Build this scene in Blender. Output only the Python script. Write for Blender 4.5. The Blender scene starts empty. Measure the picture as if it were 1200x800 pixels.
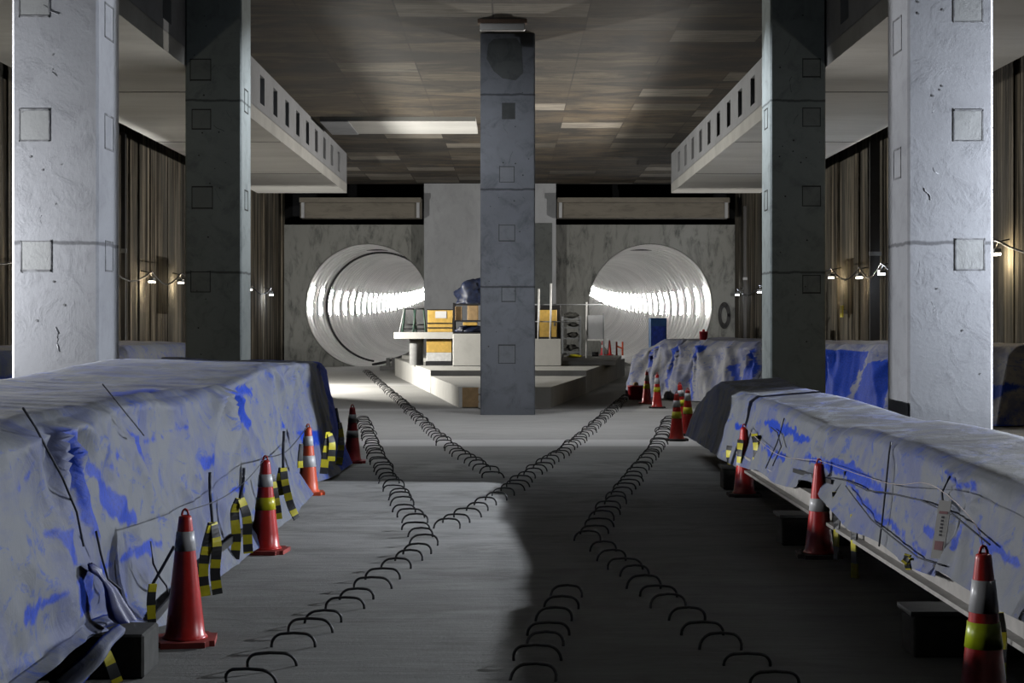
import bpy, bmesh, math, random
from mathutils import Vector, Matrix, noise
random.seed(7)
S = bpy.context.scene
COL = S.collection
F, CAMH = 1880.0, 1.8            # focal length in pixels of the 1200 px wide frame, eye height

def at(px, py, d):               # a pixel at a known distance -> point in the hall
    return Vector(((px - 600) / F * d, d, CAMH - (py - 378) / F * d))
def on_floor(px, py):
    return at(px, py, F * CAMH / (py - 378))

# ------------------------------------------------------------------ materials
def new_mat(name):
    m = bpy.data.materials.new(name); m.use_nodes = True
    nt = m.node_tree; b = nt.nodes['Principled BSDF']
    return m, nt, b
def node(nt, t, **kw):
    n = nt.nodes.new(t)
    for k, v in kw.items():
        if k in n.inputs: n.inputs[k].default_value = v
        else: setattr(n, k, v)
    return n
def c4(c): return (c[0], c[1], c[2], 1)
def mix(nt, fac, a, b, mode='MIX'):
    n = nt.nodes.new('ShaderNodeMix'); n.data_type = 'RGBA'; n.blend_type = mode
    for i, v in ((0, fac), (6, a), (7, b)):
        if hasattr(v, 'is_output'): nt.links.new(v, n.inputs[i])
        else: n.inputs[i].default_value = v if i == 0 else c4(v)
    return n.outputs[2]
def ramp(nt, src, lo, hi):
    n = nt.nodes.new('ShaderNodeMapRange'); n.interpolation_type = 'SMOOTHSTEP'
    nt.links.new(src, n.inputs[0]); n.inputs[1].default_value = lo; n.inputs[2].default_value = hi
    return n.outputs[0]
def coords(nt, scale=(1, 1, 1), kind='Object', loc=(0, 0, 0)):
    t = nt.nodes.new('ShaderNodeTexCoord'); mp = nt.nodes.new('ShaderNodeMapping')
    mp.inputs['Scale'].default_value = scale; mp.inputs['Location'].default_value = loc
    nt.links.new(t.outputs[kind], mp.inputs[0]); return mp.outputs[0]
def nz(nt, vec, scale, detail=6, rough=.6, dist=0):
    n = node(nt, 'ShaderNodeTexNoise', Scale=scale, Detail=detail, Roughness=rough, Distortion=dist)
    nt.links.new(vec, n.inputs['Vector']); return n.outputs[0]
def bump(nt, b, src, strength, dist=.02):
    n = node(nt, 'ShaderNodeBump', Strength=strength, Distance=dist)
    nt.links.new(src, n.inputs['Height']); nt.links.new(n.outputs[0], b.inputs['Normal'])
def math_n(nt, op, a, b=None, c=None):
    n = nt.nodes.new('ShaderNodeMath'); n.operation = op
    for i, v in enumerate((a, b, c)):
        if v is None: continue
        if hasattr(v, 'is_output'): nt.links.new(v, n.inputs[i])
        else: n.inputs[i].default_value = v
    return n.outputs[0]

def plain(name, col, rough=.5, metal=0, emit=None, estr=0, var=.12):
    m, nt, b = new_mat(name)
    v = coords(nt)
    n = ramp(nt, nz(nt, v, 9, 5), .35, .75)
    nt.links.new(mix(nt, n, [c * (1 - var) for c in col], [min(1, c * (1 + var)) for c in col]), b.inputs['Base Color'])
    b.inputs['Roughness'].default_value = rough; b.inputs['Metallic'].default_value = metal
    if emit:
        b.inputs['Emission Color'].default_value = c4(emit); b.inputs['Emission Strength'].default_value = estr
    return m

def concrete(name, base, dark, stain=.5, joints=(), big=.55, rough=.8, stretch=(1, 1, 1), bstr=.25, speck=.5):
    m, nt, b = new_mat(name)
    v = coords(nt, stretch)
    n1 = ramp(nt, nz(nt, v, big, 8, .65, .4), .38, .68)
    n2 = ramp(nt, nz(nt, v, 3.1, 8, .7, .6), .45, .78)
    n3 = nz(nt, v, 28, 4, .7)
    c = mix(nt, n1, base, [x * .82 for x in base])
    c = mix(nt, math_n(nt, 'MULTIPLY', n2, stain), c, dark)
    c = mix(nt, math_n(nt, 'MULTIPLY', ramp(nt, n3, .55, .8), speck), c, [x * .62 for x in base])
    if joints:
        t = nt.nodes.new('ShaderNodeTexCoord'); sp = nt.nodes.new('ShaderNodeSeparateXYZ')
        nt.links.new(t.outputs['Object'], sp.inputs[0])
        z = math_n(nt, 'ADD', sp.outputs[2], math_n(nt, 'MULTIPLY', nz(nt, v, 5, 3), .05))
        for j in joints:
            dd = math_n(nt, 'ABSOLUTE', math_n(nt, 'SUBTRACT', z, j + .025))
            c = mix(nt, math_n(nt, 'MULTIPLY', ramp(nt, dd, .03, .008), .7), c, [x * .35 for x in dark])
    nt.links.new(c, b.inputs['Base Color'])
    b.inputs['Roughness'].default_value = rough
    b.inputs['Specular IOR Level'].default_value = .3
    bump(nt, b, math_n(nt, 'ADD', n3, math_n(nt, 'MULTIPLY', n2, 1.5)), bstr, .01)
    return m

M = {}
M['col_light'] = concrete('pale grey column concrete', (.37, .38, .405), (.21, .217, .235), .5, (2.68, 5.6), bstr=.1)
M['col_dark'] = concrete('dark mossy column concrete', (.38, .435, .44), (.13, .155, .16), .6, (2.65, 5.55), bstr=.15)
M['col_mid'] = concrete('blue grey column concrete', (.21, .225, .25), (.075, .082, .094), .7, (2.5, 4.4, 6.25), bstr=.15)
M['patch'] = concrete('patched concrete', (.36, .37, .37), (.23, .235, .235), .5, bstr=.1)
M['patch_mid'] = concrete('patched blue grey concrete', (.22, .235, .255), (.09, .096, .105), .6, bstr=.1)
M['rim_light'] = plain('grey joint', (.22, .225, .235), .9, var=.4)
M['patch_dark'] = concrete('dark patched concrete', (.34, .38, .38), (.12, .14, .14), .6)
M['patch_deep'] = concrete('rough dark patch', (.12, .13, .13), (.04, .045, .045), .7)
M['rim'] = plain('dark joint', (.06, .065, .065), .9)
M['slab'] = concrete('pale slab concrete', (.62, .615, .585), (.46, .45, .42), .5, big=.35, stretch=(.35, 1.6, 1), bstr=.1, speck=.2)
M['fascia'] = concrete('fascia concrete', (.40, .41, .43), (.24, .24, .24), .4, bstr=.12)
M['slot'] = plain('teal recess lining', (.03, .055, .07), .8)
M['white_conc'] = concrete('fresh pale concrete', (.68, .67, .63), (.48, .47, .43), .4, bstr=.1, speck=.25)
M['wall_conc'] = concrete('streaked end wall concrete', (.27, .275, .26), (.035, .038, .038), .95, big=.25, stretch=(1, 1, .35))
M['pier'] = concrete('pier concrete', (.38, .395, .42), (.25, .258, .275), .6, stretch=(1, 1, .5))
M['beam'] = concrete('stained beam concrete', (.17, .155, .13), (.06, .054, .045), .7, stretch=(.4, 1, 1.5))
M['tunnel'] = concrete('tunnel segment concrete', (.74, .73, .72), (.55, .54, .54), .5, big=.3, bstr=.1, speck=.25)
M['void'] = plain('black void lining', (.012, .013, .016), .95)

def floor_mat():
    m, nt, b = new_mat('broomed floor concrete')
    v = coords(nt, (.5, 1.6, 1)); w = coords(nt, (.25, 3.5, 1)); g = coords(nt)
    n1 = ramp(nt, nz(nt, g, .22, 6, .6), .35, .7)
    n2 = ramp(nt, nz(nt, v, 1.6, 10, .7, .5), .42, .72)
    n3 = ramp(nt, nz(nt, w, 5, 8, .75, .3), .40, .75)
    n4 = nz(nt, g, 45, 4, .7)
    c = mix(nt, n1, (.66, .655, .63), (.52, .52, .505))
    c = mix(nt, math_n(nt, 'MULTIPLY', n2, .55), c, (.24, .243, .24))
    c = mix(nt, math_n(nt, 'MULTIPLY', n3, .5), c, (.26, .255, .24))
    c = mix(nt, math_n(nt, 'MULTIPLY', ramp(nt, n4, .55, .8), .4), c, (.26, .26, .25))
    sm = ramp(nt, nz(nt, coords(nt, (.9, 1.5, 1)), .9, 10, .72, .8), .46, .68)
    c = mix(nt, math_n(nt, 'MULTIPLY', sm, .55), c, (.20, .19, .17))
    fn = ramp(nt, nz(nt, coords(nt, (1.5, 14, 1)), 2.2, 8, .8, .3), .52, .70)
    c = mix(nt, math_n(nt, 'MULTIPLY', fn, .45), c, (.12, .115, .105))
    # floor colour darker near the front, evening to mid grey further down
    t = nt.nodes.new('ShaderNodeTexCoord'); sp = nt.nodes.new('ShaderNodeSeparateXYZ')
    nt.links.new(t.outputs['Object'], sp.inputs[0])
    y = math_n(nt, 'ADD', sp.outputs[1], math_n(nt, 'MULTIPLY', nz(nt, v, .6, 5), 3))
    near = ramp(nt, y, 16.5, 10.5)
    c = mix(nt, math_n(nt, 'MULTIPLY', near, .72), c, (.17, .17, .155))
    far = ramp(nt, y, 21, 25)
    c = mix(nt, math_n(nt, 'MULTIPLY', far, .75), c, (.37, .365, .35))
    for y0, y1, w in ((23.4, 24.6, .75), (32.7, 33.5, .6), (45.5, 47.5, .5)):    # bands of light across the hall, painted into the floor colour
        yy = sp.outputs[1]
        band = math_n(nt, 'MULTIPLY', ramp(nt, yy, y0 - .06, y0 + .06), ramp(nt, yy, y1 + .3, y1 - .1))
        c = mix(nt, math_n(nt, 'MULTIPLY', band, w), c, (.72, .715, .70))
    nt.links.new(c, b.inputs['Base Color'])
    b.inputs['Roughness'].default_value = .75; b.inputs['Specular IOR Level'].default_value = .3
    bump(nt, b, math_n(nt, 'ADD', n3, n4), .35, .012)
    return m
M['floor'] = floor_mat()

def ceiling_mat():
    m, nt, b = new_mat('mouldy formwork ceiling')
    v = coords(nt, (1, 1, 1), 'Object', (.35, .2, 0))
    def panels(bias, c1, c2):
        br = node(nt, 'ShaderNodeTexBrick', Scale=1.0, offset=0.0)
        br.inputs['Color1'].default_value = c4(c1); br.inputs['Color2'].default_value = c4(c2); br.inputs['Mortar'].default_value = (0, 0, 0, 1)
        br.inputs['Mortar Size'].default_value = .018; br.inputs['Bias'].default_value = bias; br.inputs['Mortar Smooth'].default_value = .3
        br.inputs['Brick Width'].default_value = 1.75; br.inputs['Row Height'].default_value = 1.3
        nt.links.new(v, br.inputs['Vector']); return br.outputs[0]
    tone = panels(0, (1, 1, 1), (0, 0, 0))
    s1 = ramp(nt, nz(nt, coords(nt, (.35, .8, 1)), 1.1, 10, .7, .8), .40, .60)
    s2 = ramp(nt, nz(nt, coords(nt, (.8, 7, 1)), 1.4, 10, .75, .3), .38, .66)
    g = ramp(nt, nz(nt, coords(nt, (.2, .12, 1)), 1.0, 5), .40, .62)
    c = mix(nt, tone, (.055, .046, .036), (.20, .165, .115))
    c = mix(nt, math_n(nt, 'MULTIPLY', g, .5), c, (.13, .085, .04))
    light = ramp(nt, tone, .80, .93)
    c = mix(nt, math_n(nt, 'MULTIPLY', s1, .88), c, (.018, .017, .016))
    c = mix(nt, math_n(nt, 'MULTIPLY', light, .75), c, (.34, .31, .26))
    c = mix(nt, math_n(nt, 'MULTIPLY', s2, .72), c, (.025, .022, .019))
    nt.links.new(c, b.inputs['Base Color']); b.inputs['Roughness'].default_value = .85
    bump(nt, b, s2, .3, .01)
    return m
M['ceiling'] = ceiling_mat()

def wall_mat():
    m, nt, b = new_mat('streaked timber and soil wall')
    s1 = ramp(nt, nz(nt, coords(nt, (2.2, 2.2, .12)), 1.2, 8, .7, .3), .38, .60)
    s2 = ramp(nt, nz(nt, coords(nt, (9, 9, .22)), 1.0, 8, .7, .5), .40, .60)
    s3 = ramp(nt, nz(nt, coords(nt, (1, 1, .3)), .5, 6, .6), .4, .65)
    c = mix(nt, s1, (.36, .31, .235), (.055, .048, .04))
    c = mix(nt, math_n(nt, 'MULTIPLY', s2, .9), c, (.025, .023, .021))
    c = mix(nt, math_n(nt, 'MULTIPLY', s3, .35), c, (.24, .235, .21))
    nt.links.new(c, b.inputs['Base Color']); b.inputs['Roughness'].default_value = .9; b.inputs['Specular IOR Level'].default_value = .05
    bump(nt, b, math_n(nt, 'ADD', s1, s2), .6, .04)
    return m
M['wall'] = wall_mat()

def tarp_mat(name, base, blue, haze):
    m, nt, b = new_mat(name)
    at_ = nt.nodes.new('ShaderNodeAttribute'); at_.attribute_name = 'worn'
    gr = nt.nodes.new('ShaderNodeAttribute'); gr.attribute_name = 'grime'
    v = coords(nt)
    n1 = nz(nt, v, 11, 10, .75, .4); n2 = nz(nt, v, 1.5, 8, .7, .8); n3 = nz(nt, v, 40, 4, .7)
    st = nz(nt, coords(nt, (1, 1.6, 3.2)), 1.6, 9, .72, 1.6)
    f = math_n(nt, 'ADD', at_.outputs['Fac'], math_n(nt, 'MULTIPLY', math_n(nt, 'SUBTRACT', n1, .5), 1.5))
    f = ramp(nt, f, .12, .80)
    f2 = ramp(nt, math_n(nt, 'ADD', st, math_n(nt, 'MULTIPLY', math_n(nt, 'SUBTRACT', n1, .5), .35)), .55, .655)
    hz = math_n(nt, 'MULTIPLY', ramp(nt, n2, .42, .62), haze)
    c = mix(nt, hz, base, (.09, .115, .29))
    c = mix(nt, math_n(nt, 'MULTIPLY', ramp(nt, n1, .55, .8), .3), c, [x * .75 for x in base])
    c = mix(nt, math_n(nt, 'MULTIPLY', f2, .75), c, (.035, .085, .38))
    deep = mix(nt, ramp(nt, n3, .4, .7), blue, [x * .6 for x in blue])
    c = mix(nt, f, c, deep)
    gf = math_n(nt, 'MULTIPLY', gr.outputs['Fac'], ramp(nt, nz(nt, coords(nt, (1.5, .7, 1)), 2.2, 9, .75, .6), .40, .56))
    c = mix(nt, math_n(nt, 'MULTIPLY', gf, .85), c, (.05, .048, .04))
    nt.links.new(c, b.inputs['Base Color']); b.inputs['Roughness'].default_value = .6
    b.inputs['Specular IOR Level'].default_value = .2
    n4 = nz(nt, v, 3.0, 5, .55, 1.2)
    bump(nt, b, math_n(nt, 'ADD', math_n(nt, 'MULTIPLY', n4, 1.5), math_n(nt, 'MULTIPLY', n1, .25)), .35, .03)
    return m
M['tarp'] = tarp_mat('worn silver blue tarpaulin', (.192, .205, .226), (.012, .062, .50), .6)
M['tarp_lit'] = tarp_mat('silver tarpaulin brightened as if lit', (.34, .345, .375), (.012, .062, .50), .7)  # lighter copy of the tarp colour, stands in for light on the rear stack
M['tarp_white'] = tarp_mat('silver tarpaulin top', (.56, .56, .56), (.015, .05, .44), .15)
M['tarp_blue'] = plain('blue tarpaulin side', (.015, .05, .40), .4, var=.4)
M['tarp_deep'] = plain('deep blue tarpaulin', (.006, .018, .17), .5, var=.4)
M['tarp_navy'] = plain('navy tarpaulin', (.007, .014, .045), .5, var=.5)
M['red'] = plain('red cone plastic', (.62, .022, .018), .32, var=.15)
M['orange'] = plain('faded orange cone plastic', (.75, .10, .03), .38)
M['dkred'] = plain('dark red cone plastic', (.48, .02, .03), .4)
M['base_red'] = plain('scuffed red cone base', (.34, .05, .04), .6, var=.3)
M['base_dark'] = plain('black rubber cone base', (.03, .022, .022), .7)
M['white'] = plain('white reflective band', (.62, .62, .63), .35, var=.08)
M['silver'] = plain('dull silver reflective band', (.52, .53, .55), .4)
M['yellow'] = plain('yellow reflective band', (.72, .66, .02), .35)
M['lime'] = plain('lime reflective band', (.55, .68, .02), .35)
M['tape_y'] = plain('yellow tape', (.75, .66, .03), .45)
M['tape_k'] = plain('black tape', (.012, .013, .014), .5)
M['rebar'] = plain('dark rebar steel', (.022, .022, .023), .55, .3, var=.4)
M['steel'] = plain('pale galvanised steel', (.42, .40, .37), .5, .2)
M['brown_steel'] = plain('rusty steel web', (.20, .13, .09), .7, .1)
M['timber'] = plain('dark timber block', (.05, .05, .045), .85, var=.3)
M['plank'] = plain('weathered pale plank', (.38, .37, .33), .8)
M['plank_dark'] = plain('damp plank', (.13, .13, .125), .8)
M['black'] = plain('black painted metal', (.012, .012, .014), .5)
M['cord'] = plain('dark cord', (.03, .035, .05), .7)
M['rope'] = plain('pale twine', (.42, .36, .34), .8)
M['whitepaint'] = plain('white paint', (.66, .66, .65), .5)
M['box_yellow'] = plain('yellow painted box', (.66, .42, .10), .5)
M['box_tan'] = plain('tan carton', (.45, .30, .15), .8)
M['green'] = plain('green frame paint', (.06, .12, .09), .5)
M['blue_box'] = plain('blue plastic', (.02, .09, .26), .45)
M['grey'] = plain('grey metal', (.22, .23, .24), .5, .4)
M['paper'] = plain('white paper', (.66, .65, .63), .7, var=.04)
M['ink'] = plain('faded ink', (.12, .12, .13), .7)
M['pink'] = plain('faded pink print', (.45, .24, .25), .7)
M['tube'] = plain('lit white tube', (.8, .8, .8), .4, emit=(1, .98, .94), estr=130.0, var=.01)
M['warm_lit'] = plain('lit lamp lens', (.8, .75, .6), .4, emit=(1, .90, .70), estr=22.0, var=.01)
M['cool_lit'] = plain('lit cool lamp lens', (.8, .8, .9), .4, emit=(.80, .88, 1), estr=32.0, var=.01)
M['lens'] = plain('batten diffuser', (.70, .69, .66), .4, var=.03)

# ------------------------------------------------------------------ mesh helpers
def box(bm, x0, x1, y0, y1, z0, z1, mi=0):
    vs = [bm.verts.new((x, y, z)) for x in (x0, x1) for y in (y0, y1) for z in (z0, z1)]
    for q in ((0, 1, 3, 2), (4, 6, 7, 5), (0, 4, 5, 1), (2, 3, 7, 6), (0, 2, 6, 4), (1, 5, 7, 3)):
        f = bm.faces.new([vs[i] for i in q]); f.material_index = mi
    return vs
def prism(bm, pts, z0, z1):              # vertical prism over a plan polygon
    a = [bm.verts.new((x, y, z0)) for x, y in pts]; b = [bm.verts.new((x, y, z1)) for x, y in pts]
    n = len(pts)
    bm.faces.new(list(reversed(a))); bm.faces.new(b)
    for i in range(n): bm.faces.new((a[i], a[(i + 1) % n], b[(i + 1) % n], b[i]))
def tube(bm, pts, r, n=7, mi=0):
    pts = [Vector(p) for p in pts]; rings = []
    for i, p in enumerate(pts):
        t = (pts[min(i + 1, len(pts) - 1)] - pts[max(i - 1, 0)]).normalized()
        u = t.cross(Vector((0, 0, 1)))
        if u.length < .05: u = t.cross(Vector((0, 1, 0)))
        u.normalize(); w = t.cross(u)
        rings.append([bm.verts.new(p + r * (math.cos(2 * math.pi * k / n) * u + math.sin(2 * math.pi * k / n) * w)) for k in range(n)])
    for a, b in zip(rings, rings[1:]):
        for k in range(n):
            f = bm.faces.new((a[k], a[(k + 1) % n], b[(k + 1) % n], b[k])); f.material_index = mi; f.smooth = True
    bm.faces.new(rings[0][::-1]); bm.faces.new(rings[-1])
def lathe(bm, prof, cx, cy, n=32, cap=True):
    rings = [[bm.verts.new((cx + r * math.cos(2 * math.pi * k / n), cy + r * math.sin(2 * math.pi * k / n), z)) for k in range(n)] for r, z in prof]
    for a, b in zip(rings, rings[1:]):
        for k in range(n):
            f = bm.faces.new((a[k], a[(k + 1) % n], b[(k + 1) % n], b[k])); f.smooth = True
    if cap: bm.faces.new(rings[0][::-1]); bm.faces.new(rings[-1])
def bevel(bm, w, seg=2):
    bmesh.ops.bevel(bm, geom=bm.edges[:], offset=w, segments=seg, affect='EDGES', profile=.6)

def obj(name, bm, mats, parent=None, base=None):
    """Link a bmesh given in hall coordinates as ONE object whose origin is `base` (or its parent's base)."""
    bmesh.ops.recalc_face_normals(bm, faces=bm.faces[:])
    org = Vector(base) if base is not None else Vector((0, 0, 0))
    off = Vector(parent['org']) if parent is not None else org
    if parent is not None: off = Vector(parent['org'])
    bmesh.ops.translate(bm, verts=bm.verts[:], vec=-off)
    me = bpy.data.meshes.new(name); bm.to_mesh(me); bm.free()
    for m in (mats if isinstance(mats, (list, tuple)) else [mats]): me.materials.append(m)
    o = bpy.data.objects.new(name, me); COL.objects.link(o)
    if parent is not None: o.parent = parent
    else: o.location = org
    o['org'] = tuple(off)
    return o
def tag(o, label, cat, group=None, kind=None):
    o['label'] = label; o['category'] = cat
    if group: o['group'] = group
    if kind: o['kind'] = kind
    return o
def thing(name, label, cat, loc, group=None, kind=None):
    o = bpy.data.objects.new(name, None); COL.objects.link(o); o.location = loc; o['org'] = tuple(loc)
    o.empty_display_size = .1
    return tag(o, label, cat, group, kind)
def struct(name, bm, m, label=None):
    o = obj(name, bm, m); o['kind'] = 'structure'
    if label: o['label'] = label
    return o
def copy_tree(o, parent=None):
    c = o.copy(); COL.objects.link(c)
    if parent is not None: c.parent = parent
    for ch in list(o.children): copy_tree(ch, c)
    return c
def nb(): return bmesh.new()
BLUE_L=[[[8.03,1.28],[7.98,1.11],[8.06,0.91],[8.13,0.84],[8.3,0.66],[8.46,0.63],[8.37,0.81],[8.31,0.88],[8.24,1.0],[8.17,1.1],[8.1,1.23]],[[8.13,1.27],[8.3,1.13],[8.5,0.98],[8.59,0.83],[8.74,0.74],[9.11,0.64],[9.31,0.63],[9.2,0.71],[9.03,0.81],[8.75,0.94],[8.55,1.05],[8.31,1.15]],[[9.15,1.07],[9.38,0.97],[9.28,0.97],[9.11,1.04]],[[8.72,1.05],[9.12,0.94],[8.94,0.97],[8.74,1.02]],[[12.48,1.32],[12.81,1.1],[13.07,0.96],[13.46,0.93],[13.43,1.04],[13.05,1.15],[12.65,1.26]],[[9.89,1.08],[10.45,1.08],[11.15,1.11],[11.04,1.08],[10.43,1.06],[10.0,1.06]],[[7.27,1.34],[7.41,1.32],[7.93,1.33],[7.58,1.32],[7.4,1.3],[7.26,1.31]],[[7.13,1.06],[7.57,1.14],[7.32,1.08],[7.11,1.02]],[[7.5,0.81],[7.95,0.79],[7.89,0.57],[7.85,0.56],[7.7,0.68]],[[8.17,0.52],[8.94,0.52],[9.98,0.47],[9.73,0.44],[8.9,0.47],[8.39,0.48]],[[6.86,0.53],[7.24,0.53],[7.84,0.54],[7.46,0.5],[7.0,0.48],[6.83,0.48]],[[8.09,0.44],[8.41,0.36],[9.39,0.22],[8.78,0.29],[8.4,0.34],[8.1,0.41]],[[7.92,0.54],[8.09,0.51],[8.03,0.42],[8.23,0.27],[7.66,0.37],[7.89,0.44]],[[15.8,0.97],[16.18,0.84],[16.53,0.6],[16.23,0.62],[15.81,0.77]],[[13.57,1.27],[14.51,1.21],[14.14,1.17],[13.51,1.21]],[[13.38,1.07],[13.54,1.02],[13.25,0.94]],[[17.38,0.61],[18.7,0.54],[18.29,0.42],[17.52,0.43]],[[20.13,1.22],[21.07,1.19],[21.41,0.73],[20.32,0.57],[20.06,0.85]],[[9.59,1.18],[9.76,1.11],[10.04,0.93],[9.87,0.95],[9.68,1.07]],[[11.22,0.83],[11.7,0.85],[11.63,0.77],[11.23,0.74]],[[12.18,0.54],[12.8,0.48],[12.58,0.45],[12.15,0.51]]]
BLUE_R=[[[16.04,0.8],[15.61,0.85],[14.38,0.84],[13.5,0.8],[13.69,0.78],[14.68,0.77],[15.79,0.76]],[[13.67,0.68],[12.62,0.71],[11.84,0.76],[11.31,0.72],[10.5,0.69],[10.67,0.64],[11.3,0.65],[12.07,0.65],[13.44,0.64]],[[15.79,0.58],[14.36,0.6],[14.38,0.55],[15.5,0.55]],[[17.88,0.71],[17.04,0.68],[17.11,0.63],[17.75,0.65]],[[9.5,0.93],[9.06,0.91],[8.79,0.87],[8.83,0.85],[9.12,0.87]],[[9.59,0.59],[9.39,0.62],[9.05,0.61],[9.09,0.56],[9.38,0.56]],[[8.83,0.73],[8.75,0.58],[8.78,0.52],[8.87,0.59]],[[8.84,0.73],[8.4,0.68],[7.77,0.64],[7.71,0.59],[8.19,0.61],[8.71,0.71]],[[9.51,0.35],[9.22,0.4],[9.33,0.35]],[[11.66,0.64],[10.69,0.54],[9.28,0.46],[9.29,0.44],[10.74,0.5],[11.67,0.61]]]
BLUE_B=[[[-0.26,1.34],[-0.42,1.21],[-0.46,0.67],[-0.31,0.71],[-0.31,1.15],[-0.08,1.32]],[[0.68,1.35],[0.45,1.2],[0.42,0.63],[0.58,0.74],[0.55,1.14],[0.88,1.35]],[[1.91,1.36],[1.52,1.18],[1.5,1.02],[1.41,0.42],[1.59,0.13],[1.59,0.56],[1.65,1.04],[1.81,1.22]],[[3.02,1.34],[2.54,1.16],[2.56,0.88],[2.38,0.45],[2.54,0.01],[2.74,0.08],[2.63,0.5],[2.62,0.94],[2.89,1.1]],[[4.06,0.82],[4.33,0.92],[4.43,0.52],[4.27,0.51]],[[4.95,1.27],[4.57,0.5],[5.18,0.52]],[[7.2,1.25],[8.7,1.25],[8.35,.65],[8.2,.05],[7.2,.05]],[[8.6,.95],[9.5,1.12],[9.5,.05],[8.4,.05]],[[12.21,0.7],[12.82,0.75],[12.66,0.56],[12.36,0.44]],[[12.45,0.05],[12.98,0.08],[13.17,-0.14],[12.42,-0.19]]]
# ------------------------------------------------------------------ camera
cam = bpy.data.cameras.new('camera'); cam.sensor_width = 36; cam.lens = F / 1200 * 36; cam.shift_y = -22 / 1200
cam.clip_end = 400
co = bpy.data.objects.new('camera', cam); COL.objects.link(co)
co.location = (0, 0, CAMH); co.rotation_euler = (math.pi / 2, 0, 0); S.camera = co

# ------------------------------------------------------------------ the hall shell
XL, XR, ZC, DW = -9.35, 9.15, 7.45, 66.0
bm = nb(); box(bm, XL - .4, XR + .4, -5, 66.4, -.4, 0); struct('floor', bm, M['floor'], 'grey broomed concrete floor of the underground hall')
bm = nb(); box(bm, XL - .4, XR + .4, -5, 65.3, ZC, ZC + .4); struct('ceiling', bm, M['ceiling'], 'dark mould-stained formwork ceiling')
def streak_wall(name, x, sgn, label):
    bm = nb(); y = -5.0; k = 0
    while y < 66:                                  # shallow vertical boards and piles
        w = random.choice((.55, .8, 1.1, .45)); y2 = min(y + w, 66.2)
        dep = random.choice((0, .05, .1, .02))
        x0 = x + sgn * dep
        box(bm, min(x0, x + sgn * .4), max(x0, x + sgn * .4), y, y2, 0, ZC)
        y = y2
    return struct(name, bm, M['wall'], label)
streak_wall('wall_left', XL, -1, 'brown streaked retaining wall on the left')
streak_wall('wall_right', XR, 1, 'brown streaked retaining wall on the right')
bm = nb(); box(bm, XL - .4, XR + .4, -5.4, -5, 0, ZC); struct('wall_front', bm, M['wall_conc'])
bm = nb(); box(bm, XL - .4, XR + .4, 71, 71.3, 5.0, 9.3); box(bm, XL - .4, XR + .4, 65.3, 71.3, 9.0, 9.3)
box(bm, XL - .5, XL - .4, 65.3, 71.3, 5, 9.3); box(bm, XR + .4, XR + .5, 65.3, 71.3, 5, 9.3); box(bm, XL - .4, XR + .4, 65.3, 65.5, ZC, 9.3)
struct('trim_1', bm, M['void'], 'black recess above the end wall')

# end wall with the two round tunnel mouths
TR, TZ = 2.56, 2.50
TX = (-5.97, 5.72)
def wall_with_hole(bm, x0, x1, z0, z1, cx, cz, r, y0, y1, n=96):
    an = sorted({round(2 * math.pi * k / n, 6) for k in range(n)} | {round(math.atan2(z - cz, x - cx) % (2 * math.pi), 6) for x in (x0, x1) for z in (z0, z1)})
    def edge(a):
        c, s = math.cos(a), math.sin(a); t = 1e9
        if c > 1e-9: t = min(t, (x1 - cx) / c)
        if c < -1e-9: t = min(t, (x0 - cx) / c)
        if s > 1e-9: t = min(t, (z1 - cz) / s)
        if s < -1e-9: t = min(t, (z0 - cz) / s)
        return cx + t * c, cz + t * s
    inn = [bm.verts.new((cx + r * math.cos(a), y0, cz + r * math.sin(a))) for a in an]
    out = [bm.verts.new((edge(a)[0], y0, edge(a)[1])) for a in an]
    bk = [bm.verts.new((cx + r * math.cos(a), y1, cz + r * math.sin(a))) for a in an]
    m = len(an)
    for i in range(m):
        j = (i + 1) % m
        bm.faces.new((inn[i], inn[j], out[j], out[i])); f = bm.faces.new((inn[i], bk[i], bk[j], inn[j])); f.smooth = True
WT = 5.83
bm = nb()
wall_with_hole(bm, XL - .4, -1.0, -.2, WT, TX[0], TZ, TR, DW, DW + .8)
wall_with_hole(bm, -1.0, XR + .4, -.2, WT, TX[1], TZ, TR, DW, DW + .8)
box(bm, XL - .4, XR + .4, DW + .001, DW + .8, WT - .05, WT)
struct('wall_back', bm, M['wall_conc'], 'stained grey concrete end wall with two round tunnel mouths')

def rise(y): return .00024 * max(0, y - DW) ** 2
def tunnel(name, cx, label):
    bm = nb(); n = 72; rings = []
    y = DW + .3; prof = []
    while y < 186:
        prof += [(y, 0), (y + 1.12, 0), (y + 1.13, .035), (y + 1.20, .035)]; y += 1.21
    for yy, dr in prof:
        cz = TZ + rise(yy)
        rings.append([bm.verts.new((cx + (TR - .02 + dr) * math.cos(2 * math.pi * k / n), yy, cz + (TR - .02 + dr) * math.sin(2 * math.pi * k / n))) for k in range(n)])
    for a, b in zip(rings, rings[1:]):
        for k in range(n): bm.faces.new((a[k], b[k], b[(k + 1) % n], a[(k + 1) % n])).smooth = True
    bm.faces.new(rings[-1])
    o = tag(obj(name, bm, M['tunnel'], base=(cx, DW + .3, 0)), label, 'tunnel', kind='thing')
    for p in o.data.polygons: p.use_smooth = abs(p.normal.y) < .5
    return o
tunnel('bored_tunnel', TX[0], 'round segment-lined tunnel with lamps on its left side, left of the concrete pier')
tunnel('bored_tunnel', TX[1], 'round segment-lined tunnel with lamps on its right side, right of the concrete pier')

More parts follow.
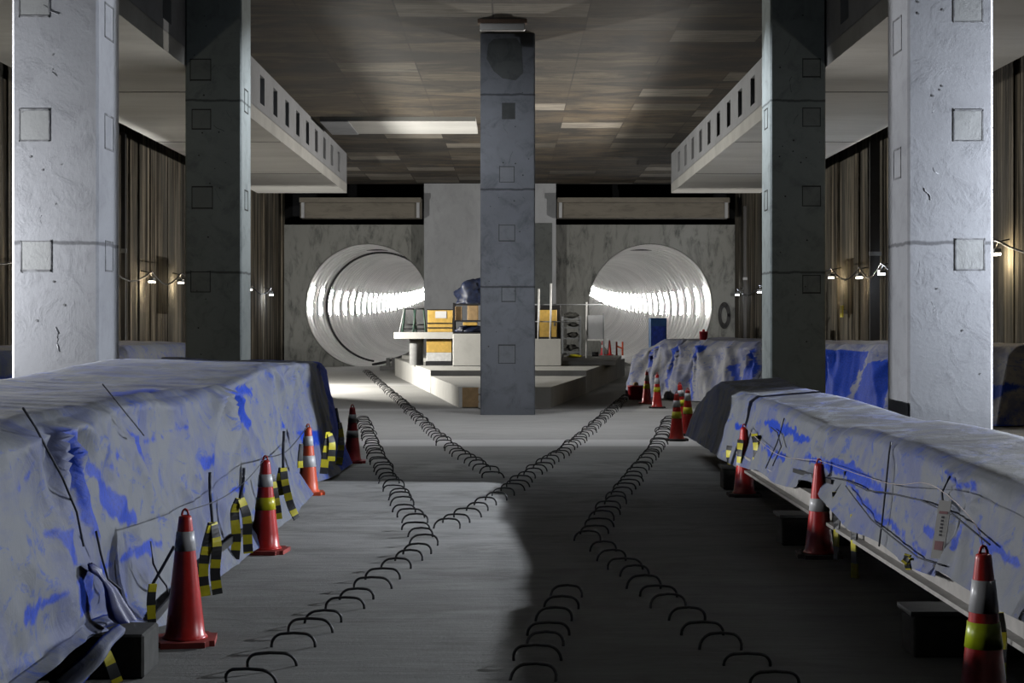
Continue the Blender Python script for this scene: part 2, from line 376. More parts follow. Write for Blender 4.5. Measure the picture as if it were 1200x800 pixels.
def tunnel_lamps(cx, sgn, grp, lab):
    first = None
    d = DW + 1.4; k = 0
    while d < 180:
        cz = TZ + rise(d)
        a0, a1 = math.radians(-8), math.radians(19)
        rr = TR - .10
        p = lambda a: Vector((cx + sgn * rr * math.cos(a), d, cz + rr * math.sin(a)))
        if first is None:
            t = thing('tunnel_lamp', lab, 'lamp', p(0), grp)
            bm = nb(); tube(bm, [p(a0), p((a0 + a1) / 2), p(a1)], .028, 8); obj('tube', bm, M['tube'], t)
            q = lambda a, r: Vector((cx + sgn * r * math.cos(a), d, cz + r * math.sin(a)))
            for aa in (a0, a1):
                bm = nb(); tube(bm, [q(aa, rr), q(aa, TR)], .03, 6); obj('bracket', bm, M['grey'], t)
            first = t; b0 = t.location.copy()
        else:
            t = copy_tree(first); t.location = (b0.x, d, b0.z + rise(d) - rise(DW + 1.4))
        d += 3.45; k += 1
tunnel_lamps(TX[0], -1, 'tube lamps of the left tunnel', 'upright white tube lamp on the curved wall of the left tunnel')
tunnel_lamps(TX[1], 1, 'tube lamps of the right tunnel', 'upright white tube lamp on the curved wall of the right tunnel')
# dark hose ring and cable inside the left tunnel
def arc(cx, r, y, a0, a1, n=28, dy=0):
    return [Vector((cx + r * math.cos(math.radians(a0 + (a1 - a0) * i / n)), y + dy * i / n, TZ + rise(y) + r * math.sin(math.radians(a0 + (a1 - a0) * i / n)))) for i in range(n + 1)]
bm = nb(); tube(bm, arc(TX[0], TR - .06, 73.5, 40, 262, 44), .055, 6)
tag(obj('cable_hoop', bm, M['black'], base=(TX[0], 73.5, 0)), 'black cable hoop following the wall of the left tunnel', 'cable')
bm = nb(); tube(bm, [at(437, 427, 69), at(452, 424, 70), at(475, 416, 74), at(497, 404, 80)], .06, 6)
tag(obj('hose', bm, M['black']), 'dark hose lying along the bottom of the left tunnel', 'hose')

# pier, end beams, ceiling panel
bm = nb(); box(bm, -3.56, 1.78, 64.9, 67, 0, ZC - .02)
t = thing('concrete_pier', 'wide grey concrete pier between the two tunnel mouths', 'pier', (-.9, 64.9, 0), kind='thing')
obj('shaft', bm, M['pier'], t)
bm = nb(); box(bm, .75, 1.62, 64.86, 64.95, 0, WT)
obj('stained_recess', bm, M['patch_deep'], t)
def end_beam(x0, x1, label):
    t = thing('end_beam', label, 'beam', ((x0 + x1) / 2, 63.6, 5.95), 'beams over the tunnel mouths', 'thing')
    bm = nb(); box(bm, x0, x1, 63.6, 64.4, 5.95, 6.55); obj('web', bm, M['beam'], t)
    bm = nb(); box(bm, x0, x1, 63.35, 64.5, 6.55, 6.74); obj('flange', bm, M['beam'], t)
    for x in (x0 + .12, x1 - .12):
        bm = nb(); box(bm, x - .06, x + .06, 63.45, 63.6, 5.95, 6.55); obj('bracket', bm, M['fascia'], t)
end_beam(-8.4, -3.6, 'stained horizontal beam above the left tunnel, ending at the pier')
end_beam(1.8, 8.6, 'stained horizontal beam above the right tunnel, ending at the right wall')
bm = nb(); box(bm, -5.27, -1.0, 44.05, 47.0, 7.33, ZC)
t = thing('ceiling_panel', 'long pale concrete strip under the dark ceiling left of the central column', 'panel', (-3.1, 45.5, 7.33))
obj('strip', bm, M['slab'], t)
bm = nb(); box(bm, -5.27, -4.5, 44.0, 47.05, 7.31, 7.36); obj('end_piece', bm, M['pier'], t)

# mezzanine slabs with slotted upstands
def mezzanine(x_in, x_out, sgn, label):
    t = thing('mezzanine_slab', label, 'slab', (x_in, 53.6, 6.13), kind='thing')
    bm = nb(); box(bm, min(x_in, x_out), max(x_in, x_out), -4.5, 53.6, 6.13, 6.45); obj('slab_deck', bm, M['slab'], t)
    xa, xb = sorted((x_in, x_in + sgn * .45))
    sl = []
    y = 51.15
    while y > -3: sl.append((y - .32, y + .32)); y -= 1.96
    bm = nb()
    box(bm, xa, xb, -4.5, 53.58, 6.44, 6.62); box(bm, xa, xb, -4.5, 53.58, 7.24, ZC - .005)
    prev = 53.58
    for a, b in sl:
        box(bm, xa, xb, b, prev, 6.62, 7.24); prev = a
    box(bm, xa, xb, -4.5, prev, 6.62, 7.24)
    f = obj('upstand', bm, M['fascia'], t)
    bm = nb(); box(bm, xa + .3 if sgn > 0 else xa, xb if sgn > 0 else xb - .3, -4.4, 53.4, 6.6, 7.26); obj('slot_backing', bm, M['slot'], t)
    for yy in (12.0, 20.2, 30.1, 38.4, 46.6):
        bm = nb(); box(bm, min(x_in + sgn * .02, x_out), max(x_in + sgn * .02, x_out), yy, yy + .03, 6.122, 6.132); obj('joint_line', bm, M['rim'], t)
mezzanine(-5.52, -8.5, -1, 'long pale mezzanine slab with slotted edge above the left columns')
mezzanine(5.32, 8.3, 1, 'long pale mezzanine slab with slotted edge above the right columns')

# columns with cast-in square patches
def column(x0, x1, y0, y1, mat, pmat, label, pads, side, hole=None, rough=None):
    rim = M['rim_light'] if mat == 'col_light' else M['rim']
    t = thing('concrete_column', label, 'column', ((x0 + x1) / 2, (y0 + y1) / 2, 0), kind='thing')
    bm = nb(); box(bm, x0, x1, y0, y1, 0, ZC - .012); bmesh.ops.bevel(bm, geom=[e for e in bm.edges if abs(e.verts[0].co.z - e.verts[1].co.z) > 1], offset=.025, segments=1, affect='EDGES')
    obj('shaft', bm, M[mat], t)
    for (px, py, w) in pads:
        c = at(px, py, y0); h = w / 2; hz = w * .52
        bm = nb()
        e = .014
        # ring of dark joint and a slightly recessed filled patch
        for (a, b, cc, dd) in ((c.x - h, c.x + h, c.z - hz, c.z - hz + e), (c.x - h, c.x + h, c.z + hz - e, c.z + hz), (c.x - h, c.x - h + e, c.z - hz, c.z + hz), (c.x + h - e, c.x + h, c.z - hz, c.z + hz)):
            j = random.uniform(-.006, .006)
            box(bm, a, b, y0 - .002, y0 + .02, cc + j, dd + j * 2 + .004)
        r = obj('patch_joint', bm, rim, t)
        bm = nb(); box(bm, c.x - h + e, c.x + h - e, y0 - .0012, y0 + .02, c.z - hz + e, c.z + hz - e); obj('patch', bm, M[pmat], r)
    for (z, w) in side:
        xs = x1 if x1 < 0 else x0
        bm = nb(); h = w / 2; ym = (y0 + y1) / 2; e = .02
        for (a, b, cc, dd) in ((ym - h, ym + h, z - h, z - h + e), (ym - h, ym + h, z + h - e, z + h), (ym - h, ym - h + e, z - h, z + h), (ym + h - e, ym + h, z - h, z + h)):
            box(bm, xs - .006, xs + .006, a, b, cc, dd)
        obj('side_patch_joint', bm, rim, t)
    if hole:
        c = at(hole[0], hole[1], y0)
        bm = nb(); box(bm, c.x - .13, c.x + .13, y0 - .002, y0 + .02, c.z - .16, c.z + .16); obj('dark_pocket', bm, M['rim'], t)
    if rough:
        c = at(rough[0], rough[1], y0); vs = []
        bm = nb()
        pts = [(-.36, .02), (-.33, .30), (-.22, .40), (.22, .42), (.32, .25), (.35, -.25), (.2, -.40), (-.05, -.36), (-.22, -.22)]
        a = [bm.verts.new((c.x + x, y0 - .004, c.z + z)) for x, z in pts]; b = [bm.verts.new((c.x + x * 1.06, y0 + .02, c.z + z * 1.06)) for x, z in pts]
        bm.faces.new(a)
        for i in range(len(pts)): bm.faces.new((a[i], a[(i + 1) % 9], b[(i + 1) % 9], b[i]))
        obj('rough_patch', bm, M['patch_deep'], t)
    # small chips, tie holes and scars
    bm = nb(); R = random.Random(int(x0 * 100) + int(y0))
    for i in range(16):
        x = R.uniform(x0 + .1, x1 - .1); z = R.uniform(1.2, 7.0); r = R.uniform(.008, .016)
        lathe_y(bm, x, y0, z, r)
    for i in range(5):
        x = R.uniform(x0 + .15, x1 - .2); z = R.uniform(1.5, 6.8); l = R.uniform(.08, .28); a = R.choice((-1.1, -.5, -1.9, -1.5))
        pts = [Vector((x + math.cos(a) * l * k / 4 + R.uniform(-.02, .02), y0 + .0015, z + math.sin(a) * l * k / 4)) for k in range(5)]
        tube(bm, pts, R.uniform(.002, .004), 5)
    sc = obj('scars', bm, rim, t); sc['kind'] = 'stuff'
def lathe_y(bm, x, y, z, r, n=8):
    a = [bm.verts.new((x + r * math.cos(2 * math.pi * k / n), y - .0015, z + r * math.sin(2 * math.pi * k / n))) for k in range(n)]
    b = [bm.verts.new((v.co.x, y + .01, v.co.z)) for v in a]
    bm.faces.new(a)
    for k in range(n): bm.faces.new((a[k], a[(k + 1) % n], b[(k + 1) % n], b[k]))
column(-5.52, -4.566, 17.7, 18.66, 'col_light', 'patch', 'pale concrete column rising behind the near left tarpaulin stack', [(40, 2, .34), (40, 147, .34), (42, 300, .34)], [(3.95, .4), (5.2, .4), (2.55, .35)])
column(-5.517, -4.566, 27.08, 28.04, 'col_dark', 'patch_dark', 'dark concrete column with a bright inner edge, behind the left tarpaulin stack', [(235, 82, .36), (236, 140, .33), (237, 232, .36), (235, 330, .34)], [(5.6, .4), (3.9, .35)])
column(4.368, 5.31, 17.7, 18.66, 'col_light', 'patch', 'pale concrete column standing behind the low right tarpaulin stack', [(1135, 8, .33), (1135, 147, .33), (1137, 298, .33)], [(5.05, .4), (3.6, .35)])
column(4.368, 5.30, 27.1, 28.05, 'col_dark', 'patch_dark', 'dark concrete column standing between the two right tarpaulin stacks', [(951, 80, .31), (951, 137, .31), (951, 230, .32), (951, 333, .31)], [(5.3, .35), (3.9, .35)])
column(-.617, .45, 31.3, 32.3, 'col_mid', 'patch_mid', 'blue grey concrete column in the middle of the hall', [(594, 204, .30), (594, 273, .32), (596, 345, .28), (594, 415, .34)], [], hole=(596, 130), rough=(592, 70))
bm = nb(); box(bm, -.60, .24, 29.9, 30.05, 7.25, 7.38); bevel(bm, .015, 1)
t = thing('batten_light', 'white batten light under the ceiling in front of the central column', 'ceiling light', (-.18, 29.97, 7.45))
obj('diffuser', bm, M['lens'], t)
bm = nb(); box(bm, -.64, .28, 29.86, 30.09, 7.38, ZC); obj('housing', bm, M['brown_steel'], t)

# black steel posts on the side walls
for (x, y, w, lab) in ((-9.2, at(152, 300, 38).y, .10, 'thin black steel post on the left wall beside the pale column'),
                       (8.95, 39.6, .24, 'black steel post on the right wall between the two right columns'),
                       (9.0, 62.0, .11, 'thin black steel post on the far right wall near the end beam')):
    t = thing('steel_post', lab, 'post', (x, y, 0))
    bm = nb(); box(bm, x - w / 2, x + w / 2, y - .05, y + .05, 0, 6.3); obj('upright', bm, M['black'], t)
    bm = nb(); box(bm, x - w / 2 - .03, x + w / 2 + .03, y - .09, y - .04, 3.45, 3.55); obj('clamp', bm, M['grey'], t)

# ------------------------------------------------------------------ stepped platform and what stands on it
bm = nb(); prism(bm, [(-1.12, 33.9), (.82, 33.9), (1.92, 41.2), (-2.1, 41.2)], 0, .44)
t = thing('concrete_platform', 'low pale concrete platform with a pointed nose behind the central column', 'platform', (-.1, 41, 0), kind='thing')
obj('front_step', bm, M['white_conc'], t)
bm = nb(); prism(bm, [(-2.08, 41.0), (1.9, 41.0), (3.85, 54.8), (-4.0, 54.8)], 0, .58); obj('rear_step', bm, M['white_conc'], t)
bm = nb(); prism(bm, [(-2.02, 46.5), (3.0, 46.5), (3.72, 54.6), (-3.75, 54.6)], .57, .70); obj('curb', bm, M['white_conc'], t)
bm = nb(); box(bm, -1.05, -.70, 33.86, 33.93, .02, .43); obj('end_board', bm, M['box_tan'], t)
bm = nb(); box(bm, .10, .42, 33.86, 33.93, .1, .36); obj('form_panel', bm, M['timber'], t)
for i in range(3):
    z = .02 + i * .15
    o = nb(); box(o, -.70, -.25, 33.3, 33.75, z, z + .12); bevel(o, .012, 1)
    tag(obj('concrete_brick', o, M['white_conc'], base=(-.47, 33.5, z)), ('pale block at the foot of the pile left of the central column', 'pale block in the middle of the pile left of the central column', 'pale block on top of the pile left of the central column')[i], 'block', 'blocks beside the central column')
bm = nb(); box(bm, -1.66, -.32, 45, 46.45, .58, 1.49); bevel(bm, .02, 1)
tag(obj('concrete_plinth', bm, M['white_conc'], base=(-1, 45, .58)), 'pale concrete plinth on the platform left of the central column', 'plinth', kind='thing')
bm = nb(); box(bm, -.30, 1.39, 45, 46.45, .58, 1.345); bevel(bm, .02, 1)
tag(obj('concrete_plinth', bm, M['white_conc'], base=(.5, 45, .58)), 'pale concrete plinth on the platform right of the central column', 'plinth', kind='thing')
# ledge on a round post
t = thing('concrete_ledge', 'pale concrete ledge on a round white post, left of the plinth', 'ledge', (-2.83, 46, .58), kind='thing')
bm = nb(); prism(bm, [(-1.68, 45.6), (-1.68, 48.2), (-3.1, 48.2)] + [(-3.1 + .28 * math.cos(math.radians(a)), 45.9 + .3 * math.sin(math.radians(a))) for a in range(120, 271, 15)], 1.345, 1.53); obj('top', bm, M['white_conc'], t)
bm = nb(); lathe(bm, [(.20, .58), (.20, 1.30), (.215, 1.30), (.215, 1.345)], -2.75, 46.1); obj('post', bm, M['whitepaint'], t)
# yellow and white case under the ledge
t = thing('equipment_case', 'yellow and white equipment case with black foot under the ledge', 'case', (-2.08, 45.9, .58))
bm = nb(); box(bm, -2.44, -1.72, 45.75, 46.4, .70, .95); bevel(bm, .01, 1); obj('lower_panel', bm, M['whitepaint'], t)
bm = nb(); box(bm, -2.46, -1.70, 45.72, 46.42, .58, .70); obj('foot', bm, M['black'], t)
bm = nb(); box(bm, -2.44, -1.72, 45.75, 46.4, .95, 1.335); bevel(bm, .01, 1); obj('cover', bm, M['box_yellow'], t)
# yellow crate
t = thing('yellow_crate', 'yellow crate with a white label standing on the concrete ledge', 'crate', (-2.06, 46.3, 1.53))
bm = nb(); box(bm, -2.42, -1.70, 46, 46.7, 1.53, 2.17); bevel(bm, .012, 1); obj('body', bm, M['box_yellow'], t)
bm = nb(); box(bm, -2.20, -1.88, 45.985, 46.0, 1.93, 2.13); obj('paper_label', bm, M['paper'], t)
for z in (1.64, 1.77, 2.16):
    bm = nb(); box(bm, -2.44, -1.68, 45.97, 46.72, z, z + .03); obj('strap', bm, M['black'], t)
# folding trestles
def trestle(x, y, w, lab):
    t = thing('folding_trestle', lab, 'trestle', (x, y, 1.53), 'folding trestles on the ledge')
    for s in (-1, 1):
        bm = nb(); tube(bm, [(x + s * w / 2, y - .2, 1.53), (x + s * w * .32, y, 2.2)], .022, 6); obj('leg', bm, M['green'], t)
        bm = nb(); tube(bm, [(x + s * w / 2, y + .25, 1.53), (x + s * w * .32, y, 2.2)], .022, 6); obj('leg', bm, M['green'], t)
    for z, k in ((2.2, .36), (1.62, .47), (1.74, .45)):
        bm = nb(); tube(bm, [(x - w * k, y - .1, z), (x + w * k, y - .1, z)], .024, 6); obj('rail', bm, M['black'], t)
trestle(-2.98, 46.6, .40, 'dark green folding trestle at the left end of the ledge')
trestle(-2.66, 46.2, .36, 'dark green folding trestle between the other trestle and the yellow crate')
bm = nb(); tube(bm, [at(468, 389, 45.9), at(474, 360, 46.2)], .018, 6)
tag(obj('white_pole', bm, M['whitepaint'], base=at(468, 389, 45.9)), 'slanting white pole at the left end of the ledge', 'pole')
# rack with crates and the navy bundle on the left plinth
t = thing('storage_rack', 'black open rack on the plinth left of the central column', 'rack', (-1.2, 45.5, 1.49))
for x in (-1.64, -.62):
    for y in (45.2, 46.2):
        bm = nb(); box(bm, x - .025, x + .025, y - .025, y + .025, 1.49, 2.36); obj('upright', bm, M['black'], t)
for z in (1.49, 1.83, 2.30):
    bm = nb(); box(bm, -1.66, -.60, 45.18, 46.22, z, z + .04); obj('shelf', bm, M['black'], t)
bm = nb(); box(bm, -1.26, -.96, 45.25, 45.7, 1.87, 2.29); bevel(bm, .01, 1)
tag(obj('carton', bm, M['box_tan'], base=(-1.1, 45.4, 1.87)), 'tan carton on the upper shelf of the black rack', 'carton')
bm = nb(); box(bm, -1.60, -1.42, 45.25, 45.7, 1.87, 2.26); bevel(bm, .01, 1)
tag(obj('carton', bm, M['box_tan'], base=(-1.5, 45.4, 1.87)), 'narrow tan carton at the left end of the black rack', 'carton')
bm = nb(); box(bm, -1.38, -.98, 45.22, 45.8, 1.72, 1.82); bevel(bm, .01, 1)
bm2 = bm; tag(obj('yellow_tray', bm2, M['box_yellow'], base=(-1.2, 45.4, 1.72)), 'shallow yellow tray on the lower shelf of the black rack', 'tray')
def lump(bm, c, r, seed, sx=1, sy=1, sz=1, amp=.35, sub=4, zmin=None):
    vs = bmesh.ops.create_icosphere(bm, subdivisions=sub, radius=1)['verts']
    for v in vs:
        p = v.co.copy(); n = p.normalized()
        k = 1 + amp * noise.noise(n * 1.7 + Vector((seed, 0, 0))) + amp * .5 * (1 - abs(noise.noise(n * 3.3 + Vector((0, seed, 0))))) - amp * .3
        v.co = Vector((c[0] + p.x * r * sx * k, c[1] + p.y * r * sy * k, c[2] + p.z * r * sz * k))
        if zmin is not None and v.co.z < zmin: v.co.z = zmin
    for f in bm.faces: f.smooth = True
bm = nb(); lump(bm, (-1.08, 45.7, 2.45), .56, 3.1, 1.05, .8, .95, .4, 4, 2.34)
tag(obj('tarpaulin_bundle', bm, M['tarp_navy'], base=(-1.1, 45.7, 2.34)), 'crumpled navy tarpaulin bundle heaped on top of the black rack', 'tarpaulin')
bm = nb(); lump(bm, (-1.15, 45.45, 1.60), .16, 5.7, 2.6, 1.2, .8, .4, 3, 1.53)
tag(obj('tool_bag', bm, M['tarp_navy'], base=(-1.15, 45.5, 1.53)), 'dark blue bag slumped on the bottom shelf of the black rack', 'bag')
# right of the central column
t = thing('yellow_cabinet', 'tall yellow cabinet on the plinth right of the central column', 'cabinet', (1.0, 45.6, 1.345))
bm = nb(); box(bm, .76, 1.27, 45.4, 45.95, 1.345, 2.16); bevel(bm, .012, 1); obj('body', bm, M['box_yellow'], t)
bm = nb(); box(bm, .745, 1.285, 45.38, 45.97, 1.345, 1.40); obj('foot', bm, M['black'], t)
bm = nb(); box(bm, 1.18, 1.21, 45.36, 45.4, 1.7, 1.85); obj('handle', bm, M['grey'], t)
bm = nb(); box(bm, .2, 1.40, 46.1, 46.2, 1.345, 2.3); bevel(bm, .01, 1)
tag(obj('black_board', bm, M['black'], base=(.8, 46.1, 1.345)), 'black board standing behind the yellow cabinet', 'board')
t = thing('guard_railing', 'thin grey guard railing running right from the central column', 'railing', (1.1, 45.1, 1.345))
for x, z0, z1 in ((1.08, 1.345, 2.9), (.74, 1.345, 2.75)):
    bm = nb(); tube(bm, [(x, 45.1, z0), (x + .02, 45.1, z1)], .028, 7); obj('stanchion', bm, M['whitepaint'], t)
for z, x1 in ((2.31, 2.55), (1.83, 1.9)):
    bm = nb(); tube(bm, [(.5, 45.12, z), (x1, 45.12, z)], .018, 6); obj('rail', bm, M['grey'], t)
t = thing('metal_shelving', 'grey metal shelving with clutter right of the plinth', 'shelving', (1.95, 51.5, .70))
for x in (1.62, 2.18):
    for y in (51.2, 51.9):
        bm = nb(); box(bm, x - .025, x + .025, y - .025, y + .025, .70, 2.0); obj('upright', bm, M['grey'], t)
for z in (.85, 1.28, 1.62, 1.9):
    bm = nb(); box(bm, 1.6, 2.2, 51.18, 51.92, z, z + .035); obj('shelf', bm, M['grey'], t)
for i, (x, z, r, lab) in enumerate(((1.95, 1.40, .10, 'dark bundle on the third shelf of the metal shelving'), (1.85, 1.0, .12, 'dark bundle low in the metal shelving'), (1.9, 2.03, .11, 'dark bundle heaped on top of the metal shelving'), (1.95, 1.73, .08, 'dark bundle under the top shelf of the metal shelving'))):
    bm = nb(); lump(bm, (x, 51.5, z + .01), r, i * 2.3, 2.0, 1.5, .8, .4, 3, {0: 1.317, 1: .887, 2: 1.937, 3: 1.657}[i])
    tag(obj('cloth_bundle', bm, M['timber'], base=(x, 51.5, z)), lab, 'bundle', 'bundles in the metal shelving')
bm = nb(); tube(bm, [(2.34, 50.5, .70), (2.35, 50.5, 2.45)], .03, 7)
tag(obj('white_pole', bm, M['whitepaint'], base=(2.34, 50.5, .7)), 'upright white pole right of the metal shelving', 'pole')
t = thing('notice_board', 'pale framed board standing in front of the right tunnel', 'board', (2.75, 53.5, .70))
bm = nb(); box(bm, 2.52, 3.05, 53.5, 53.54, 1.25, 2.05); obj('panel', bm, M['fascia'], t)
for x in (2.50, 3.05):
    bm = nb(); box(bm, x - .025, x + .025, 53.48, 53.56, .70, 2.1); obj('frame_post', bm, M['grey'], t)
bm = nb(); box(bm, 2.5, 3.05, 53.47, 53.5, 1.2, 1.25); obj('frame_rail', bm, M['whitepaint'], t)
bm = nb(); box(bm, 2.62, 2.84, 52.6, 52.8, .70, .84); bevel(bm, .01, 1)
tag(obj('dark_case', bm, M['black'], base=(2.7, 52.7, .7)), 'small dark case on the platform below the framed board', 'case')
bm = nb(); lump(bm, (1.98, 50.7, .74), .10, 8.2, 2.2, 1, .6, .3, 3, .70)
tag(obj('yellow_cloth', bm, M['tape_y'], base=(1.98, 50.7, .7)), 'crumpled yellow cloth at the foot of the metal shelving', 'cloth')
t = thing('orange_barrier', 'small orange barrier post behind the far cone on the platform', 'barrier', (3.55, 54.2, .58))
for x in (3.52, 3.72):
    bm = nb(); tube(bm, [(x, 54.0, .70), (x, 54.0, 1.16)], .03, 6); obj('post', bm, M['orange'], t)
bm = nb(); tube(bm, [(3.5, 54.0, 1.02), (3.75, 54.0, .92)], .03, 6); obj('rail', bm, M['orange'], t)
t = thing('hydraulic_jack', 'small black machine with two uprights on the floor by the left tunnel', 'machine', (-4.75, 61, 0))
bm = nb(); box(bm, -5.0, -4.42, 60.7, 61.3, 0, .16); obj('base', bm, M['black'], t)
for x in (-4.72, -4.5):
    bm = nb(); box(bm, x - .06, x + .06, 60.9, 61.1, .16, .46); obj('upright', bm, M['black'], t)
# end clutter on the right
t = thing('blue_locker', 'blue locker standing behind the right rear tarpaulin stack', 'locker', (4.1, 45, 0))
bm = nb(); box(bm, 3.86, 4.32, 44.8, 45.3, 0, 1.93); bevel(bm, .012, 1); obj('body', bm, M['blue_box'], t)
bm = nb(); box(bm, 3.90, 4.28, 44.78, 44.8, .1, 1.70); obj('door', bm, M['tarp_blue'], t)
t = thing('cable_coil', 'black cable coil hanging on the end wall beside the right tunnel', 'cable coil', (9.0, 65.8, 2.1))
for r in (.28, .34, .40):
    bm = nb(); tube(bm, [(8.72 + r * .55 * math.cos(a * math.pi / 12), 65.9 - r * .1, 2.1 + r * math.sin(a * math.pi / 12) * 1.3) for a in range(25)], .035, 6); obj('loop', bm, M['black'], t)
bm = nb(); box(bm, 9.02, 9.06, 43.85, 44.15, 1.95, 2.27)
t = thing('wall_tag', 'small yellow sign fixed low on the right wall', 'sign', (9.05, 44, 2.1)); obj('plate', bm, M['tape_y'], t)
bm = nb(); box(bm, 9.06, 9.18, 43.95, 44.05, 2.05, 2.15); obj('stud', bm, M['grey'], t)
# ------------------------------------------------------------------ tarpaulin-covered stacks
def inside(p, poly):
    x, y = p; c = False; n = len(poly)
    for i in range(n):
        x1, y1 = poly[i]; x2, y2 = poly[i - 1]
        if (y1 > y) != (y2 > y) and x < (x2 - x1) * (y - y1) / (y2 - y1) + x1: c = not c
    return c
class Stack:
    """A long covered stack: s runs along it, o is the outward distance of the face that looks at the aisle."""
    def __init__(self, P0, dr, nr, blue, peaks, seed):
        self.P0, self.dr, self.nr, self.blue, self.peaks, self.seed, self.grime = Vector(P0), Vector(dr), Vector(nr), blue, peaks, seed, .35
        self.topamp = .5; self.pleat = 0
        self.bb = [(min(p[0] for p in q), max(p[0] for p in q), min(p[1] for p in q), max(p[1] for p in q)) for q in blue]
    def w(self, s, o, z):
        v = self.P0 + self.dr * s + self.nr * o
        return Vector((v.x, v.y, z))
    def fold(self, s, z, amp):
        q = Vector((s * .55 + self.seed, z * .9, self.seed * .3))
        d = .06 * noise.noise(q) + .022 * noise.noise(q * 2.4)
        for k, (a, b) in enumerate(((1.1, 1.5), (1.0, -1.2), (2.2, .3))):
            u = s * a + z * b + .7 * noise.noise(Vector((s * .4, z * .5, k + self.seed)))
            r = 1 - abs(noise.noise(Vector((u, (s * b - z * a) * .2, 7.3 * k + self.seed)))) * 2.4
            d += .020 * max(0, r) ** 2
        if self.pleat: d += self.pleat * (1 - abs(math.sin(math.pi * (s / 1.02 + z * .22 + .3 * noise.noise(Vector((s * .7, z * .5, 1)))))))  * min(1, .4 + z)
        for (sp, zp, ap, st) in self.peaks:
            dx, dz = (s - sp) / st, zp - z
            r = math.hypot(dx, dz)
            if dz > -.15 and r < 2.2:
                ang = math.atan2(dx, dz + .05)
                d += ap * math.exp(-r / .6) * min(1, r / .2) * (1 - 2 * abs(math.sin(ang * 3.5 + sp))) + ap * .5 * math.exp(-(r / .22) ** 2)
        return d * amp
    def worn(self, s, z, R):
        v = 0
        for i in range(4):
            ss = s + R.uniform(-.05, .05); zz = z + R.uniform(-.02, .02)
            ss += .10 * noise.noise(Vector((s * 6, z * 6, 3))); zz += .05 * noise.noise(Vector((s * 6, z * 6, 9)))
            for q, b in zip(self.blue, self.bb):
                if b[0] <= ss <= b[1] and b[2] <= zz <= b[3] and inside((ss, zz), q): v += .25; break
        return v
    def sheet(self, name, mat, s0, s1, sh0, sh1, prof, ds=.05, amp=1.0, lift=0, hem=None, parent=None, base=None, extra=None, facelast=2):
        """prof(s) -> [(o, z, segments_to_next)]; the sheet is sheared along s with depth below the top."""
        bm = nb(); bm.verts.layers.float.new('worn'); bm.verts.layers.float.new('grime'); lay = bm.verts.layers.float['worn']; gly = bm.verts.layers.float['grime']; R = random.Random(self.seed)
        n = max(2, int((s1 - s0) / ds)); rows = []
        top = max(p[1] for p in prof(s0))
        for i in range(n + 1):
            f = i / n; row = []
            pr = prof(s0 + f * (s1 - s0)); pts = []
            for j, (a, b) in enumerate(zip(pr, pr[1:])):
                for k in range(a[2]): t = k / a[2]; pts.append((a[0] + (b[0] - a[0]) * t, a[1] + (b[1] - a[1]) * t, j))
            pts.append((pr[-1][0], pr[-1][1], len(pr) - 2))
            for k, (o, z, j) in enumerate(pts):
                dz = max(0, top - z)
                sa, sb = s0 + sh0 * dz, s1 + sh1 * dz
                s = sa + f * (sb - sa)
                a = pts[max(k - 1, 0)]; b = pts[min(k + 1, len(pts) - 1)]
                no, nz_ = (b[1] - a[1]), -(b[0] - a[0]); L = math.hypot(no, nz_) or 1
                no, nz_ = no / L, nz_ / L
                e = lift
                if j <= facelast:
                    e += self.fold(s, z if j < 2 else z + (o * .6), amp) * (1 if j < facelast else .55)
                    v = self.worn(s, z, R) if j < facelast else 0
                else:
                    e += amp * self.topamp * (.05 * noise.noise(Vector((s * .9, o * 1.4, self.seed))) + .025 * (1 - abs(noise.noise(Vector((s * 2.6, o * 1.1, self.seed + 4))))) ** 3)
                    v = 0
                if extra: v = max(v, extra(s, o, z, j))
                hz = 0
                if hem and k < 14: hz = hem(s) * (1 - k / 14.0)
                vt = bm.verts.new(self.w(s, o + no * e, max(.012, z + nz_ * e * .8 + hz))); vt[lay] = v; vt[gly] = self.grime if j > facelast and z > .8 else 0
                row.append(vt)
            rows.append(row)
        for a, b in zip(rows, rows[1:]):
            for k in range(len(a) - 1):
                f_ = bm.faces.new((a[k], a[k + 1], b[k + 1], b[k])); f_.smooth = True
        for r in (rows[0], rows[-1]):
            f_ = bm.faces.new(r); 
        o = obj(name, bm, mat, parent, base)
        return o

def ribbon(st, pts, w, thick, mats, name, parent):
    """A flat strap lying on the stack's face: pts = [(s, z, lift)]"""
    bm = nb(); R = []
    for (s, z, l, o) in pts:
        R.append([bm.verts.new(st.w(s, o + l, z + w / 2)), bm.verts.new(st.w(s, o + l + thick, z + w / 2)), bm.verts.new(st.w(s, o + l + thick, z - w / 2)), bm.verts.new(st.w(s, o + l, z - w / 2))])
    for a, b in zip(R, R[1:]):
        for k in range(4): bm.faces.new((a[k], a[(k + 1) % 4], b[(k + 1) % 4], b[k]))
    bm.faces.new(R[0]); bm.faces.new(R[-1][::-1])
    return obj(name, bm, mats, parent)

